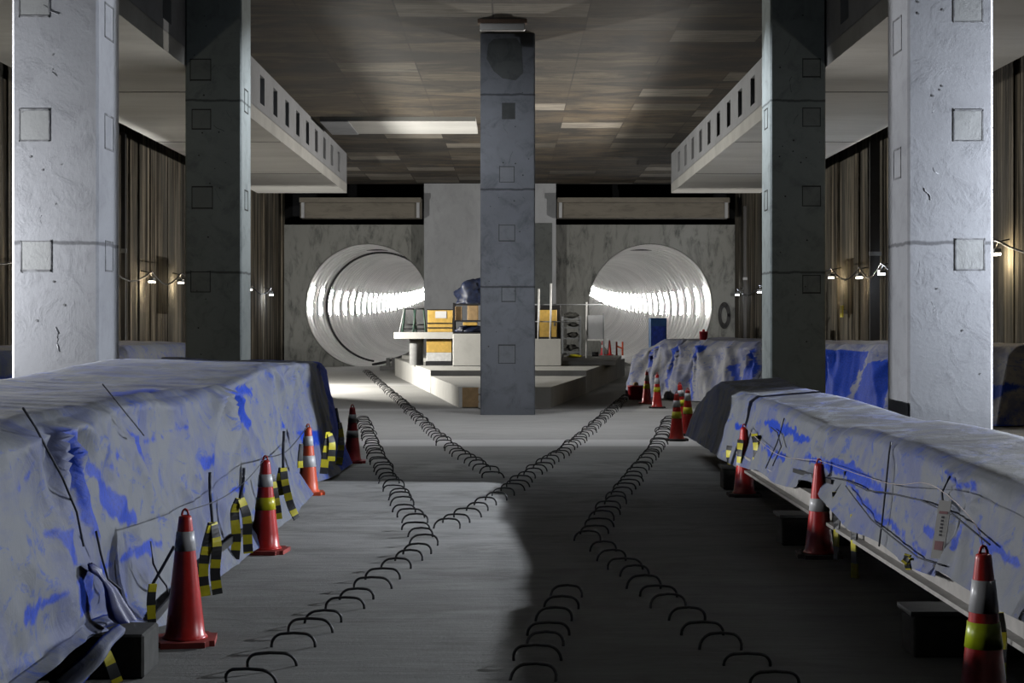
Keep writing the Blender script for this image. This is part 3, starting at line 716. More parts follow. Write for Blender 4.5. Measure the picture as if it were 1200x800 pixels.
# --- left stack
SL = Stack((0, 0, 0), (0, 1, 0), (1, 0, 0), BLUE_L, [(8.05, 1.31, .075, .9), (12.46, 1.32, .075, 1.6), (15.8, 1.34, .05, 2), (17.3, 1.36, .07, 1.2)], 2.0)
def oL(z): return -2.1 - .165 * z
def profL(s):
    zt = 1.30 + .02 * math.sin(s * .9) + (.06 if s > 15.5 else .06 * max(0, (s - 12.5) / 3))
    back = -4.05 - .1 * math.sin(s * .7)
    k = -.19 * math.exp(-((s - 16.1) / 1.1) ** 2)
    return [(oL(0) + .05 + k, .02, 8), (oL(.2) + k, .2, 34), (oL(zt) + k * .3, zt - .03, 3), (oL(zt) - .07 + k * .3, zt, 22), (back, zt + .05, 3), (back - .08, zt - .03, 8), (back - .22, .02, 1)]
def liftL(s): return .26 * max(0, min(1, (9.4 - s) / 1.6)) + .05 * max(0, noise.noise(Vector((s * .8, 1, 1))))
topblue = lambda s, o, z, j: (.9 if j == 3 and inside((s, o), [(11.59, -2.59), (10.85, -2.4), (10.3, -2.42), (9.9, -2.45), (10.45, -2.6)]) else 0)
t = tag(SL.sheet('tarpaulin_cover', M['tarp'], 6.2, 12.5, 0, 2.2, profL, .045, 1.35, .03, liftL, base=(-3.1, 9, 0), extra=topblue), 'silver and blue tarpaulin over the left stack, the near sheet with a bunched blue corner', 'tarpaulin', 'sheets over the left stack')
near_left = t
t2 = tag(SL.sheet('tarpaulin_cover', M['tarp'], 12.2, 16.5, 2.2, .9, profL, .05, .9, .0, None, base=(-3.1, 14.5, 0)), 'silver and blue tarpaulin over the left stack, the middle sheet behind the second cone', 'tarpaulin', 'sheets over the left stack')
def profL3(s):
    p = profL(s); 
    k = max(0, (s - 19.2) / 1.0)
    return [(o, z * (1 - .12 * k * k) if z > .5 else z, n) for o, z, n in p]
def blue3(s, o, z, j): return .95 if s > 19.3 - .25 * math.sin(z * 5) else (.25 if noise.noise(Vector((s * 1.3, z * 2, 2))) > .2 else 0)
t3 = tag(SL.sheet('tarpaulin_cover', M['tarp'], 16.3, 20.2, .9, .1, profL3, .05, 1.25, -.02, None, base=(-3.1, 18.3, 0), extra=blue3), 'dark shaded tarpaulin over the far end of the left stack with a blue edge', 'tarpaulin', 'sheets over the left stack')
# black strap, cords and loose hems on the near sheet
def on_face_L(px, py, l=.05):
    l += .045
    r = ((px - 600) / F, (378 - py) / F); tt = (-2.1 - .165 * CAMH) / (r[0] + .165 * r[1])
    return (tt, CAMH + tt * r[1], l, oL(CAMH + tt * r[1]))
ribbon(SL, [on_face_L(*q) for q in ((148, 737), (168, 716), (190, 690), (212, 670), (235, 648), (262, 628), (292, 610))], .05, .012, M['tape_k'], 'strap', near_left)
def cord(st, pts, r, name, parent, m='cord'):
    bm = nb(); P = [st.w(s, o + l, z) for s, z, l, o in pts]
    tube(bm, P, r, 6); return obj(name, bm, M[m], parent)
cord(SL, [on_face_L(*q, .07) for q in ((86, 622), (92, 650), (100, 678), (115, 690), (117, 698))], .006, 'cord', near_left)
cord(SL, [on_face_L(*q, .07) for q in ((153, 634), (156, 660), (164, 676), (172, 686), (174, 694))], .006, 'cord', near_left)
cord(SL, [on_face_L(*q, .08) for q in ((101, 700), (108, 718), (111, 728))], .006, 'cord', near_left)
cord(SL, [on_face_L(*q, .06) for q in ((0, 478), (15, 500), (30, 528), (48, 560), (65, 600), (73, 640))], .006, 'cord', near_left)
cord(SL, [on_face_L(*q, .05) for q in ((100, 450), (125, 480), (150, 510))], .004, 'cord', near_left)
# bunched blue corner tied near the hem
bm = nb(); lay = bm.verts.layers.float.new('worn')
lathe_pts = [(.02, .60), (.05, .565), (.018, .53), (.022, .50), (.04, .46), (.065, .38), (.082, .32), (.075, .29)]
for i, (r, z) in enumerate(lathe_pts): pass
rings = []
cx, cy = oL(.45) + .07, 8.0
for i, (r, z) in enumerate(lathe_pts):
    rings.append([bm.verts.new((cx + r * .6 * (1 + .35 * math.sin(5 * a) * min(1, i / 3)) * math.cos(a) + .02 * i, cy + r * 1.2 * (1 + .12 * math.cos(4 * a)) * math.sin(a) + .02 * i, z)) for a in [2 * math.pi * k / 36 for k in range(36)]])
for a, b in zip(rings, rings[1:]):
    for k in range(36): bm.faces.new((a[k], a[(k + 1) % 36], b[(k + 1) % 36], b[k])).smooth = True
obj('bunched_corner', bm, M['tarp_deep'], near_left)
# loose rolled hems of the near sheet, silver with blue edges
def flap(pts, w0, w1, name, parent, mats, sag=.04):
    bm = nb(); lay = bm.verts.layers.float.new('worn'); n = len(pts); rows = []
    for i, p in enumerate(pts):
        t = (pts[min(i + 1, n - 1)] - pts[max(i - 1, 0)]).normalized()
        up = (Vector((0, 0, 1)) - t * t.z).normalized(); side = t.cross(up)
        w = w0 + (w1 - w0) * i / (n - 1); row = []
        for k in range(9):
            u = (k / 8 - .5)
            row.append((p + up * (u * w) + side * (.35 * w * math.cos(u * 5.5) + .012 * noise.noise(p * 5 + Vector((k * .6, 0, 0)))), 1 if k in (0, 1, 8) else 0))
        rows.append(row)
    V = [[bm.verts.new((q[0].x, q[0].y, max(.012, q[0].z))) for q in r] for r in rows]
    for r, rr in zip(V, rows):
        for v, q in zip(r, rr): v[lay] = q[1]
    for a, b in zip(V, V[1:]):
        for k in range(8): bm.faces.new((a[k], a[k + 1], b[k + 1], b[k])).smooth = True
    o = obj(name, bm, mats, parent)
    sm = o.modifiers.new('thickness', 'SOLIDIFY'); sm.thickness = .008
    return o
def curve(P, n=14):
    out = []
    for i in range(n + 1):
        u = i / n * (len(P) - 1); k = min(int(u), len(P) - 2); f = u - k
        p0, p1, p2, p3 = P[max(k - 1, 0)], P[k], P[k + 1], P[min(k + 2, len(P) - 1)]
        out.append(.5 * ((2 * p1) + (p2 - p0) * f + (2 * p0 - 5 * p1 + 4 * p2 - p3) * f * f + (3 * p1 - p0 - 3 * p2 + p3) * f ** 3))
    return out
flap(curve([at(-20, 770, 7.6), at(40, 735, 7.7), at(75, 700, 7.8), at(84, 684, 7.9)]), .17, .05, 'loose_hem', near_left, M['tarp'])
flap(curve([at(20, 790, 7.75), at(60, 765, 7.85), at(95, 747, 8.0), at(130, 727, 8.3), at(170, 731, 8.75)]), .13, .05, 'loose_hem', near_left, M['tarp'])
flap(curve([at(70, 812, 7.55), at(105, 780, 7.65), at(122, 758, 7.75), at(142, 738, 8.0)]), .12, .05, 'loose_hem', near_left, M['tarp'])
for (x0, x1, y0, y1, z1, lab) in ((-2.30, -1.86, 8.1, 8.45, .225, 'dark timber block under the near left tarpaulin beside the front cone'), (-2.9, -2.35, 7.2, 7.6, .2, 'dark timber block deep under the bottom corner of the near left tarpaulin')):
    bm = nb(); box(bm, x0, x1, y0, y1, 0, z1); bevel(bm, .012, 1)
    tag(obj('timber_block', bm, M['timber'], base=((x0 + x1) / 2, (y0 + y1) / 2, 0)), lab, 'block', 'timber blocks under the left stack')

# --- left rear stack along the wall
SLB = Stack((-6.6, 34, 0), Vector((-.8, -16, 0)).normalized(), Vector((16, -.8, 0)).normalized(), [[(0, .3), (5, .3), (5, .9), (0, .8)], [(9, .4), (16, .5), (16, 1.1), (9, 1.0)]], [], 11.0)
def profLB(s): return [(.1, .02, 12), (-.1, 1.3, 3), (-.2, 1.38, 8), (-1.5, 1.42, 3), (-1.6, 1.35, 5), (-1.7, .02, 1)]
tag(SLB.sheet('tarpaulin_cover', M['tarp'], 0, 13.5, 0, 0, profLB, .15, 1.0, base=(-7.4, 26, 0), facelast=1), 'blue tarpaulin over the stack along the left wall behind the columns', 'tarpaulin')

# --- right rear stack, set diagonally
dB = Vector((5.4, -11.4, 0)).normalized(); nB = Vector((dB.y, -dB.x, 0))
SB = Stack((3.0, 38.9, 0), dB, nB, BLUE_B, [(.5, 1.3, .10, .5), (1.6, 1.3, .10, .5), (2.6, 1.3, .10, .5), (4.9, 1.3, .10, .6), (7.4, 1.3, .10, .6), (9.6, 1.3, .1, .6)], 5.0)
SB.pleat = .11
def profB(s):
    k = max(0, (.7 - s)) * .3
    q = 1 if s < 7.5 else max(.3, 1 - (s - 7.5) * .16)
    return [(.04, .02, 6), (-.02, .3, 24), (-.27, 1.26 - k, 4), (-.40, 1.37 - k, 10), (-.45 - 1.25 * q, 1.42 - k, 3), (-.5 - 1.3 * q, 1.33 - k, 6), (-.5 - 1.4 * q, .02, 1)]
tag(SB.sheet('tarpaulin_cover', M['tarp_lit'], -.2, 5.2, -.2, 0, profB, .05, 1.3, .02, base=(4, 36, 0)), 'silver tarpaulin with dark blue folds over the rear right stack, behind the row of cones', 'tarpaulin', 'sheets over the rear right stack')
tag(SB.sheet('tarpaulin_cover', M['tarp_lit'], 5.0, 9.6, 0, 0, profB, .05, 1.2, 0, base=(6, 32, 0)), 'bright blue tarpaulin over the rear right stack, seen between the two right columns', 'tarpaulin', 'sheets over the rear right stack')
tag(SB.sheet('tarpaulin_cover', M['tarp_lit'], 9.5, 12.6, 0, 0, profB, .06, 1.2, .02, base=(8, 28, 0)), 'silver and blue tarpaulin over the rear right stack, right of the pale column', 'tarpaulin', 'sheets over the rear right stack')

# --- right front stack on blocks and a steel beam
SR = Stack((0, 0, 0), (0, 1, 0), (-1, 0, 0), BLUE_R, [(13.2, .98, .04, 1.4), (10.8, .97, .045, 1), (9.2, .79, .05, .6), (8.85, .74, .05, .7), (17.9, 1.0, .05, 1.5), (12.6, .62, .04, 1)], 8.0)
SR.grime = .9; SR.topamp = .15
def oR(z): return -2.4 - .33 * (z - .4)
def profR(s):
    zt = .97 + .02 * math.sin(s * 1.3) + .045 * max(0, min(1, (s - 15) / 3))
    k = max(0, s - 20.2); zt -= .25 * k * k
    back = -3.30 - .04 * math.sin(s)
    return [(oR(.36), .36, 30), (oR(zt), zt - .03, 3), (oR(zt) - .06, zt + .01, 12), (back, zt + .06, 3), (back - .06, zt, 6), (back - .12, .3, 1)]
def hemR(s): return .16 * math.exp(-((s - 12.7) / .75) ** 2) + .03 * noise.noise(Vector((s * 1.2, 4, 2))) - .10 * max(0, min(1, (s - 15.5) / 2)) + (.05 if s < 9.0 else 0)
tR1 = tag(SR.sheet('tarpaulin_cover', M['tarp'], 5.6, 12.4, 0, .2, profR, .045, .55, .03, hemR, base=(2.9, 9, .3), facelast=1), 'silver and blue tarpaulin over the low right stack, the near sheet with the paper sign', 'tarpaulin', 'sheets over the right front stack')
tR2 = tag(SR.sheet('tarpaulin_cover', M['tarp'], 12.1, 17.2, .2, .3, profR, .05, .6, .0, hemR, base=(2.9, 14.5, .3), facelast=1), 'middle silver and blue tarpaulin over the low right stack, torn open above the beam', 'tarpaulin', 'sheets over the right front stack')
tR3 = tag(SR.sheet('tarpaulin_cover', M['tarp'], 17.0, 21.4, .3, .6, profR, .05, .9, .02, hemR, base=(2.9, 19, .3), facelast=1), 'dark shaded tarpaulin over the far end of the low right stack', 'tarpaulin', 'sheets over the right front stack')
t = thing('steel_beam', 'pale steel channel beam lying on timber blocks under the low right stack', 'beam', (2.5, 12, .25), kind='thing')
bm = nb(); box(bm, 2.40, 2.66, 5.4, 17.6, .25, .275); obj('lower_flange', bm, M['steel'], t)
bm = nb(); box(bm, 2.40, 2.66, 5.4, 17.6, .40, .425); obj('upper_flange', bm, M['steel'], t)
bm = nb(); box(bm, 2.47, 2.50, 5.4, 17.6, .275, .40); obj('web', bm, M['steel'], t)
bm = nb(); box(bm, 2.74, 3.3, 5.6, 21, .43, .86); tag(obj('crate_stack', bm, M['brown_steel'], base=(2.9, 13, .3)), 'rusty stacked steel showing through the tear under the low right tarpaulin', 'stack')
for (d, x0, lab) in ((8.62, 2.16, 'dark timber block under the steel beam, nearest the front right cone'), (12.95, 2.18, 'dark timber block under the steel beam behind the second right cone'), (17.3, 2.28, 'dark timber block under the far end of the steel beam')):
    t = thing('timber_block', lab, 'block', (x0 + .4, d, 0), 'timber blocks under the steel beam')
    bm = nb(); box(bm, x0, x0 + .95, d, d + .28, 0, .215); bevel(bm, .01, 1); obj('body', bm, M['timber'], t)
    bm = nb(); box(bm, x0 - .02, x0 + .95, d - .01, d + .3, .225, .25); obj('plank', bm, M['plank_dark'], t)
def R_(s, z, l=.06): return (s, z, l, oR(z))
cord(SR, [R_(10.75, 1.0), R_(10.7, .93), R_(10.5, .72), R_(10.3, .5), R_(10.2, .38)], .006, 'cord', tR1)
cord(SR, [R_(9.2, .92), R_(9.25, .82), R_(9.1, .75, .07)], .007, 'cord', tR1)
cord(SR, [R_(12.3, .62, .07), R_(11.7, .66, .07), R_(10.9, .66, .07), R_(10.4, .70, .07), R_(9.6, .74, .07), R_(8.9, .74, .07), R_(8.1, .68, .08)], .005, 'cord', tR1)
cord(SR, [R_(11.6, .62), R_(11.2, .57), R_(10.6, .50), R_(10.0, .47), R_(9.3, .44), R_(8.8, .47)], .005, 'cord', tR1)
cord(SR, [R_(14.8, .92), R_(14.75, .7), R_(14.9, .45)], .006, 'cord', tR2)
cord(SR, [R_(15.3, .80), R_(14.9, .78), R_(14.5, .68), R_(14.6, .5)], .006, 'cord', tR2)
ribbon(SR, [(12.1, .60, .05, oR(.6)), (12.8, .58, .06, oR(.58)), (13.6, .55, .06, oR(.55))], .035, .01, M['tape_k'], 'strap', tR2)
# paper sign hung on the stack
ax = Vector((.72, -.69, 0)); nx = Vector((-.69, -.72, 0)); c0 = Vector((2.43, 9.02, .64))
t = thing('paper_sign', 'tall narrow white paper sign hung on the low right tarpaulin', 'sign', c0)
def signbox(u0, u1, v0, v1, n0, n1, name, m, parent):
    bm = nb()
    def P(u, v, n): return c0 + ax * (u + (v) * .16) + Vector((0, 0, v)) + nx * n
    vs = [bm.verts.new(P(u, v, n)) for u in (u0, u1) for v in (v0, v1) for n in (n0, n1)]
    for q in ((0, 1, 3, 2), (4, 6, 7, 5), (0, 4, 5, 1), (2, 3, 7, 6), (0, 2, 6, 4), (1, 5, 7, 3)): bm.faces.new([vs[i] for i in q])
    return obj(name, bm, M[m], parent)
sh = signbox(-.038, .038, -.165, .165, .03, .036, 'sheet', 'paper', t)
signbox(-.026, .026, -.115, -.065, .036, .038, 'pink_mark', 'pink', sh)
signbox(-.026, .026, .09, .105, .036, .038, 'faded_heading', 'pink', sh)
for k in range(6):
    z = .065 - k * .02
    signbox(-.008, .008, z, z + .012, .036, .038, 'character', 'ink', sh)
    
# ------------------------------------------------------------------ traffic cones
def cone(p, h, bands, label, group, body='red', base='base_red', tilt=None, rotz=0):
    k = h / .75
    t = thing('traffic_cone', label, 'traffic cone', p, group)
    x, y, z = p
    R = lambda f: (.117 - .085 * f) * k          # radius at height fraction f
    bm = nb(); w = .172 * k
    vs = box(bm, x - w, x + w, y - w, y + w, z, z + .032 * k)
    bmesh.ops.bevel(bm, geom=[e for e in bm.edges if abs(e.verts[0].co.z - e.verts[1].co.z) > .01 * k], offset=.05 * k, segments=3, affect='EDGES')
    obj('base_plate', bm, M[base], t)
    bm = nb()
    prof = [(.128 * k, z + .032 * k), (.121 * k, z + .042 * k)] + [(R(f), z + h * f) for f in (.075, .2, .4, .6, .8, .93)] + [(R(.965), z + h * .955), (.022 * k, z + h * .965), (.018 * k, z + h * .955)]
    lathe(bm, prof, x, y, 36); obj('body', bm, M[body], t)
    for f0, f1, m in bands:
        bm = nb(); lathe(bm, [(R(f0) + .0005, z + h * f0), (R(f0) + .004 * k, z + h * f0 + .001), (R(f1) + .004 * k, z + h * f1 - .001), (R(f1) + .0005, z + h * f1)], x, y, 36, cap=False)
        o = obj('reflective_band', bm, M[m], t); o['label'] = {'white': 'white reflective band', 'silver': 'dull silver reflective band', 'yellow': 'yellow reflective band', 'lime': 'lime yellow reflective band', 'orange': 'orange band'}[m]
    bm = nb(); tube(bm, [(x + .018 * k * math.cos(a), y, z + h * .962 + .035 * k * math.sin(a)) for a in [math.pi * q / 10 for q in range(11)]], .007 * k, 6); obj('top_loop', bm, M[body], t)
    if tilt: t.rotation_euler = tilt
    if rotz: t.rotation_euler[2] = rotz
    return t
W1 = [(.70, .845, 'white')]
WY = [(.69, .83, 'white'), (.46, .60, 'yellow')]
gl, gr = 'cones beside the left stack', 'cones beside the right stacks'
cone(on_floor(217, 753), .745, W1, 'front left red traffic cone with one white band beside a dark timber block', gl, rotz=.12)
cone(on_floor(311, 647), .75, [(.69, .82, 'white'), (.45, .58, 'yellow')], 'red traffic cone with white and yellow bands, second cone from the front on the left', gl, rotz=-.1)
cone(on_floor(361, 579), .73, [(.70, .84, 'white'), (.40, .56, 'white')], 'orange traffic cone with two white bands beside the left stack', gl, body='orange', base='orange', rotz=.2)
cone(on_floor(413, 542), .74, [(.70, .84, 'silver'), (.44, .56, 'silver')], 'dark red traffic cone at the far end of the left stack', gl, body='dkred', base='dkred', rotz=.1)
cone((2.205, 7.5, 0), .75, [(.60, .80, 'white'), (.38, .54, 'lime')], 'large red traffic cone with white and lime bands in the right foreground', gr, base='base_dark', rotz=.1)
cone(on_floor(960, 652), .745, [(.475, .605, 'white')], 'red traffic cone with one white band beside the steel beam, second in the right row', gr, base='base_dark', rotz=-.1)
cone(on_floor(872, 581), .74, [(.43, .575, 'white')], 'orange red traffic cone with one white band in front of the torn right tarpaulin', gr, base='base_dark', body='red')
cone(on_floor(793, 516), .74, WY, 'red traffic cone with white and yellow bands at the far end of the low stack', gr, base='base_dark')
cone(at(806, 455, 25.6) - Vector((0, 0, .745)), .745, [(.74, .9, 'white'), (.46, .6, 'yellow')], 'red traffic cone squeezed behind the dark end of the low right stack', gr, base='base_dark')
cone(Vector((3.02, 28.2, 0)), .745, WY, 'leaning red traffic cone half hidden behind two other cones', gr, base='base_dark', tilt=(0, -.10, 0))
cone(on_floor(770, 478), .74, [(.69, .86, 'white'), (.46, .6, 'yellow')], 'red banded traffic cone before the silver rear tarpaulin, right one of the twins', gr, base='base_dark')
cone(on_floor(758, 473), .74, [(.69, .86, 'white'), (.46, .6, 'yellow')], 'red banded traffic cone between the red bucket and its twin cone', gr, base='base_red')
cone(Vector((3.3, 54.3, .70)), .52, [], 'plain red traffic cone on the corner of the platform', 'cones on the platform', base='red')
cone(Vector((3.08, 54.5, .70)), .50, [(.5, .7, 'white')], 'red and white traffic cone behind the plain cone on the platform', 'cones on the platform', base='dkred', body='dkred')
def bucket(p, r, h, lab, knob='box_tan'):
    t = thing('red_bucket', lab, 'bucket', p, 'red buckets'); x, y, z = p
    bm = nb(); lathe(bm, [(r * .85, z), (r, z + h * .9), (r * 1.05, z + h * .9), (r * 1.05, z + h), (r * .6, z + h)], x, y, 24); obj('body', bm, M['dkred'], t)
    bm = nb(); lathe(bm, [(r * .3, z + h), (r * .35, z + h * 1.15), (r * .12, z + h * 1.25)], x, y, 16); obj('knob', bm, M[knob], t)
bucket(on_floor(745, 468), .19, .33, 'dark red bucket with a tan knob at the foot of the rear tarpaulin')
bucket(Vector((4.42, 37.0, 1.40)), .10, .2, 'small red bucket on top of the rear right stack', 'dkred')

# ------------------------------------------------------------------ black and yellow tapes
def strand(bm, pts, w, step=.085, ph=0, side=1):
    """A twisted flat tape with alternating yellow and black lengths (two material slots)."""
    P = curve([Vector(p) for p in pts], 18); L = 0; prev = None; run = 0
    rings = []
    for i, p in enumerate(P):
        if i: L += (P[i] - P[i - 1]).length
        t = (P[min(i + 1, len(P) - 1)] - P[max(i - 1, 0)]).normalized()
        a = .5 * math.sin(L * 6 + ph * 3)
        a += side * .8; u = Vector((math.cos(a), math.sin(a), 0)); u = (u - t * u.dot(t)).normalized(); n = t.cross(u)
        rings.append(([bm.verts.new(p + u * sx * w / 2 + n * sy * .007) for sx, sy in ((-1, -1), (1, -1), (1, 1), (-1, 1))], L))
    for (a, la), (b, lb) in zip(rings, rings[1:]):
        mi = int(((la + lb) / 2 + ph) / step) % 2
        for k in range(4): bm.faces.new((a[k], a[(k + 1) % 4], b[(k + 1) % 4], b[k])).material_index = mi
    bm.faces.new(rings[0][0]); bm.faces.new(rings[-1][0][::-1])
TM = [M['tape_y'], M['tape_k']]
def tape(label, d, strands, group, cordpts=None, w=.05, step=.085):
    p0 = at(*strands[0][0][:2], d)
    t = thing('striped_tape', label, 'tape', p0, group)
    for i, pts in enumerate(strands):
        bm = nb(); strand(bm, [at(q[0], q[1], d + .02 * i + (q[2] if len(q) > 2 else 0)) for q in pts], w * 1.08, step * .8, i * .05 + len(label) * .013, 1 if p0.x < 0 else -1)
        obj('strand', bm, TM, t)
    if cordpts:
        bm = nb(); tube(bm, curve([at(q[0], q[1], d + .02) for q in cordpts]), .007 * d / 10 + .003, 6); obj('tie_cord', bm, M['cord'], t)
gt = 'striped tapes along the left stack'
tape('single black and yellow tape hanging between the front left cone and the timber block', 8.75, [[(179, 684), (177, 705), (178, 730), (180, 772)]], gt, [(204, 640), (190, 665), (179, 684)], .042)
tape('short black and yellow tape trailing to the floor at the timber block', 7.9, [[(118, 752), (127, 772), (134, 790), (138, 800)]], gt, None, .05)
tape('double black and yellow tape just right of the front left cone', 10.4, [[(248, 612), (242, 640), (238, 670), (241, 698)], [(250, 612), (254, 640), (252, 670), (255, 696)]], gt, [(246, 553), (246, 575), (248, 600), (249, 612)], .06)
tape('double black and yellow tape hanging just left of the second left cone', 11.7, [[(280, 584), (275, 600), (277, 630), (275, 655)], [(282, 584), (289, 605), (290, 630), (291, 648)]], gt, [(286, 548), (285, 565), (281, 584)], .062)
tape('thin black and yellow tape hanging just right of the second left cone', 13.3, [[(319, 556), (322, 575), (325, 592), (327, 608)]], gt, None, .05)
tape('forked black and yellow tape reaching the floor between the second and third left cones', 13.8, [[(332, 548), (334, 565), (340, 590), (348, 608)], [(331, 548), (328, 565), (330, 580)]], gt, [(333, 505), (332, 525), (332, 548)], .06)
tape('yellow tape hanging over the orange cone with two white bands', 15.55, [[(353, 520), (352, 535), (352, 548)]], gt, None, .05, .3)
tape('double black and yellow tape on the dark end of the left stack', 17.7, [[(384, 506), (383, 522), (381, 538), (379, 555)], [(386, 508), (389, 520), (388, 540)]], gt, None, .08, .1)
tape('black and yellow tape hanging left of the dark red cone', 18.6, [[(398, 495), (400, 512), (399, 530), (397, 545)]], gt, [(394, 478), (397, 495)], .07, .1)
gt = 'striped tapes along the low right stack'
tape('double black and yellow tape beside the cone at the torn tarpaulin', 15.9, [[(884, 508), (886, 525), (883, 548)], [(888, 510), (891, 528), (889, 545)]], gt, None, .06)
tape('black and yellow tape left of the cone at the torn tarpaulin', 16.6, [[(868, 515), (867, 530), (866, 542)]], gt, None, .06)
tape('short black and yellow tape at the dark corner of the low right stack', 17.4, [[(855, 522), (854, 533), (855, 544)]], gt, None, .06)
tape('broad yellow tape just right of the second right cone', 11.9, [[(980, 576), (981, 600), (980, 640), (980, 655)]], gt, [(990, 552), (990, 562), (983, 572), (980, 576)], .055, .15)
tape('black and yellow tape hanging below the steel beam right of the second right cone', 11.3, [[(1002, 603), (1001, 625), (1001, 650), (1002, 677)]], gt, [(1015, 585), (1006, 595), (1002, 604)], .065, .11)
tape('black and yellow tape behind the large front right cone', 7.75, [[(1168, 718), (1172, 745), (1172, 775), (1175, 810)]], gt, None, .06, .10)
tape('little yellow and black bow tied to the hem of the near right tarpaulin', 9.2, [[(1059, 660), (1064, 655), (1070, 655)], [(1064, 649), (1063, 657), (1065, 667)]], gt, None, .035, .03)
# twine between cones
def rope(label, P, r=.003, m='rope'):
    bm = nb(); tube(bm, curve([Vector(p) for p in P], 20), r, 6); tag(obj('rope', bm, M[m], base=P[0]), label, 'rope', 'ropes between the cones')
c1, c2 = on_floor(217, 753) + Vector((0, 0, .74)), on_floor(311, 647) + Vector((0, 0, .74))
rope('sagging dark rope tied from the front left cone to the second left cone', [c1, c1.lerp(c2, .35) + Vector((0, 0, -.07)), c1.lerp(c2, .7) + Vector((0, 0, -.07)), c2], .003, 'cord')
c3 = on_floor(361, 579) + Vector((0, 0, .72))
rope('sagging dark rope tied from the second left cone to the orange cone', [c2, c2.lerp(c3, .5) + Vector((-.02, 0, -.10)), c3], .005, 'cord')
r1, r2 = Vector((2.205, 7.5, .74)), on_floor(960, 652) + Vector((0, 0, .74))
rope('pale twine running from the second right cone along the near right tarpaulin', [r2, at(1040, 566, 10.4), at(1095, 640, 9.0) + Vector((-.03, 0, .35)), r1 + Vector((0, .2, .12)), r1], .0025)
r3 = on_floor(872, 581) + Vector((0, 0, .73))
rope('pale twine running from the torn tarpaulin cone to the second right cone', [r3, r3.lerp(r2, .5) + Vector((.0, 0, -.12)), r2], .003)

# ------------------------------------------------------------------ rebar loops along the future rails
def loop_bm(w, h, r, seed):
    R = random.Random(seed); bm = nb(); pts = []
    a = w / 2; c = min(.07, h * .85); lean = R.uniform(-.03, .03); sk = R.uniform(-.012, .012)
    for x, z in [(-a, -.03), (-a, h - c)] : pts.append((x, z))
    for k in range(1, 6):
        t = math.pi / 2 * k / 6; pts.append((-a + c * (1 - math.cos(t)), h - c + c * math.sin(t)))
    pts += [(-a + c, h), (0, h + .004), (a - c, h)]
    for k in range(1, 6):
        t = math.pi / 2 * k / 6; pts.append((a - c + c * math.sin(t), h - c * (1 - math.cos(t))))
    pts += [(a, h - c), (a, -.03)]
    tube(bm, [(x + sk * z / h, lean * z / h, z) for x, z in pts], r, 7)
    return bm
protos = []
for i in range(5):
    bm = loop_bm(.205 + .012 * i, .074 + .005 * (i % 3), .0085, i)
    me = bpy.data.meshes.new('rebar_loop'); bmesh.ops.recalc_face_normals(bm, faces=bm.faces[:]); bm.to_mesh(me); bm.free(); me.materials.append(M['rebar']); protos.append(me)
def loops(pts, step, label, group):
    P = [Vector((p[0], p[1], 0)) for p in pts]; carry = 0; k = 0
    for a, b in zip(P, P[1:]):
        L = (b - a).length; u = carry
        while u < L:
            p = a.lerp(b, u / L)
            o = bpy.data.objects.new('rebar_loop', protos[random.randrange(5)]); COL.objects.link(o)
            o.location = (p.x + random.uniform(-.02, .02), p.y + random.uniform(-.06, .06), 0)
            o.rotation_euler = (random.uniform(-.25, .25), 0, random.uniform(-.14, .14))
            tag(o, label, 'rebar loop', group); k += 1; u += step
        carry = u - L
    return k
nl = 0
nl += loops([(-1.3, 8.05), (-1.22, 8.9), (-.97, 10.8), (-.71, 12.6)], .41, 'dark rebar loop in the near left row running from the foreground towards the cones', 'rebar loops of the near left row')
nl += loops([(-.72, 13.0), (-1.1, 16), (-1.67, 20.3), (-2.75, 29.5)], .46, 'dark rebar loop in the row passing the dark red cone on the left', 'rebar loops of the row by the left stack')
nl += loops([(-.2, 18.6), (-1.01, 23.8), (-2.49, 36), (-5.3, 58.5)], .50, 'dark rebar loop in the row running back to the left tunnel', 'rebar loops of the left tunnel row')
nl += loops([(-.58, 14.0), (0, 17.2), (.43, 20.3), (1.05, 24.7), (2.8, 39.0)], .46, 'dark rebar loop in the row crossing the middle towards the right tunnel', 'rebar loops of the right tunnel row')
nl += loops([(.63, 13.2), (1.02, 16), (1.57, 19.7), (2.08, 23), (2.95, 30)], .46, 'dark rebar loop in the row running back towards the right cones', 'rebar loops of the row by the right cones')
nl += loops([(1.30, 8.0), (1.16, 8.74), (1.01, 10), (.85, 11.4), (.72, 12.6)], .42, 'dark rebar loop in the near right row in the shade', 'rebar loops of the near right row')
nl += loops([(.09, 8.1), (.23, 9.48), (.37, 10.8)], .40, 'dark rebar loop in the short shaded row at the bottom middle', 'rebar loops of the short middle row')
print('loops', nl)

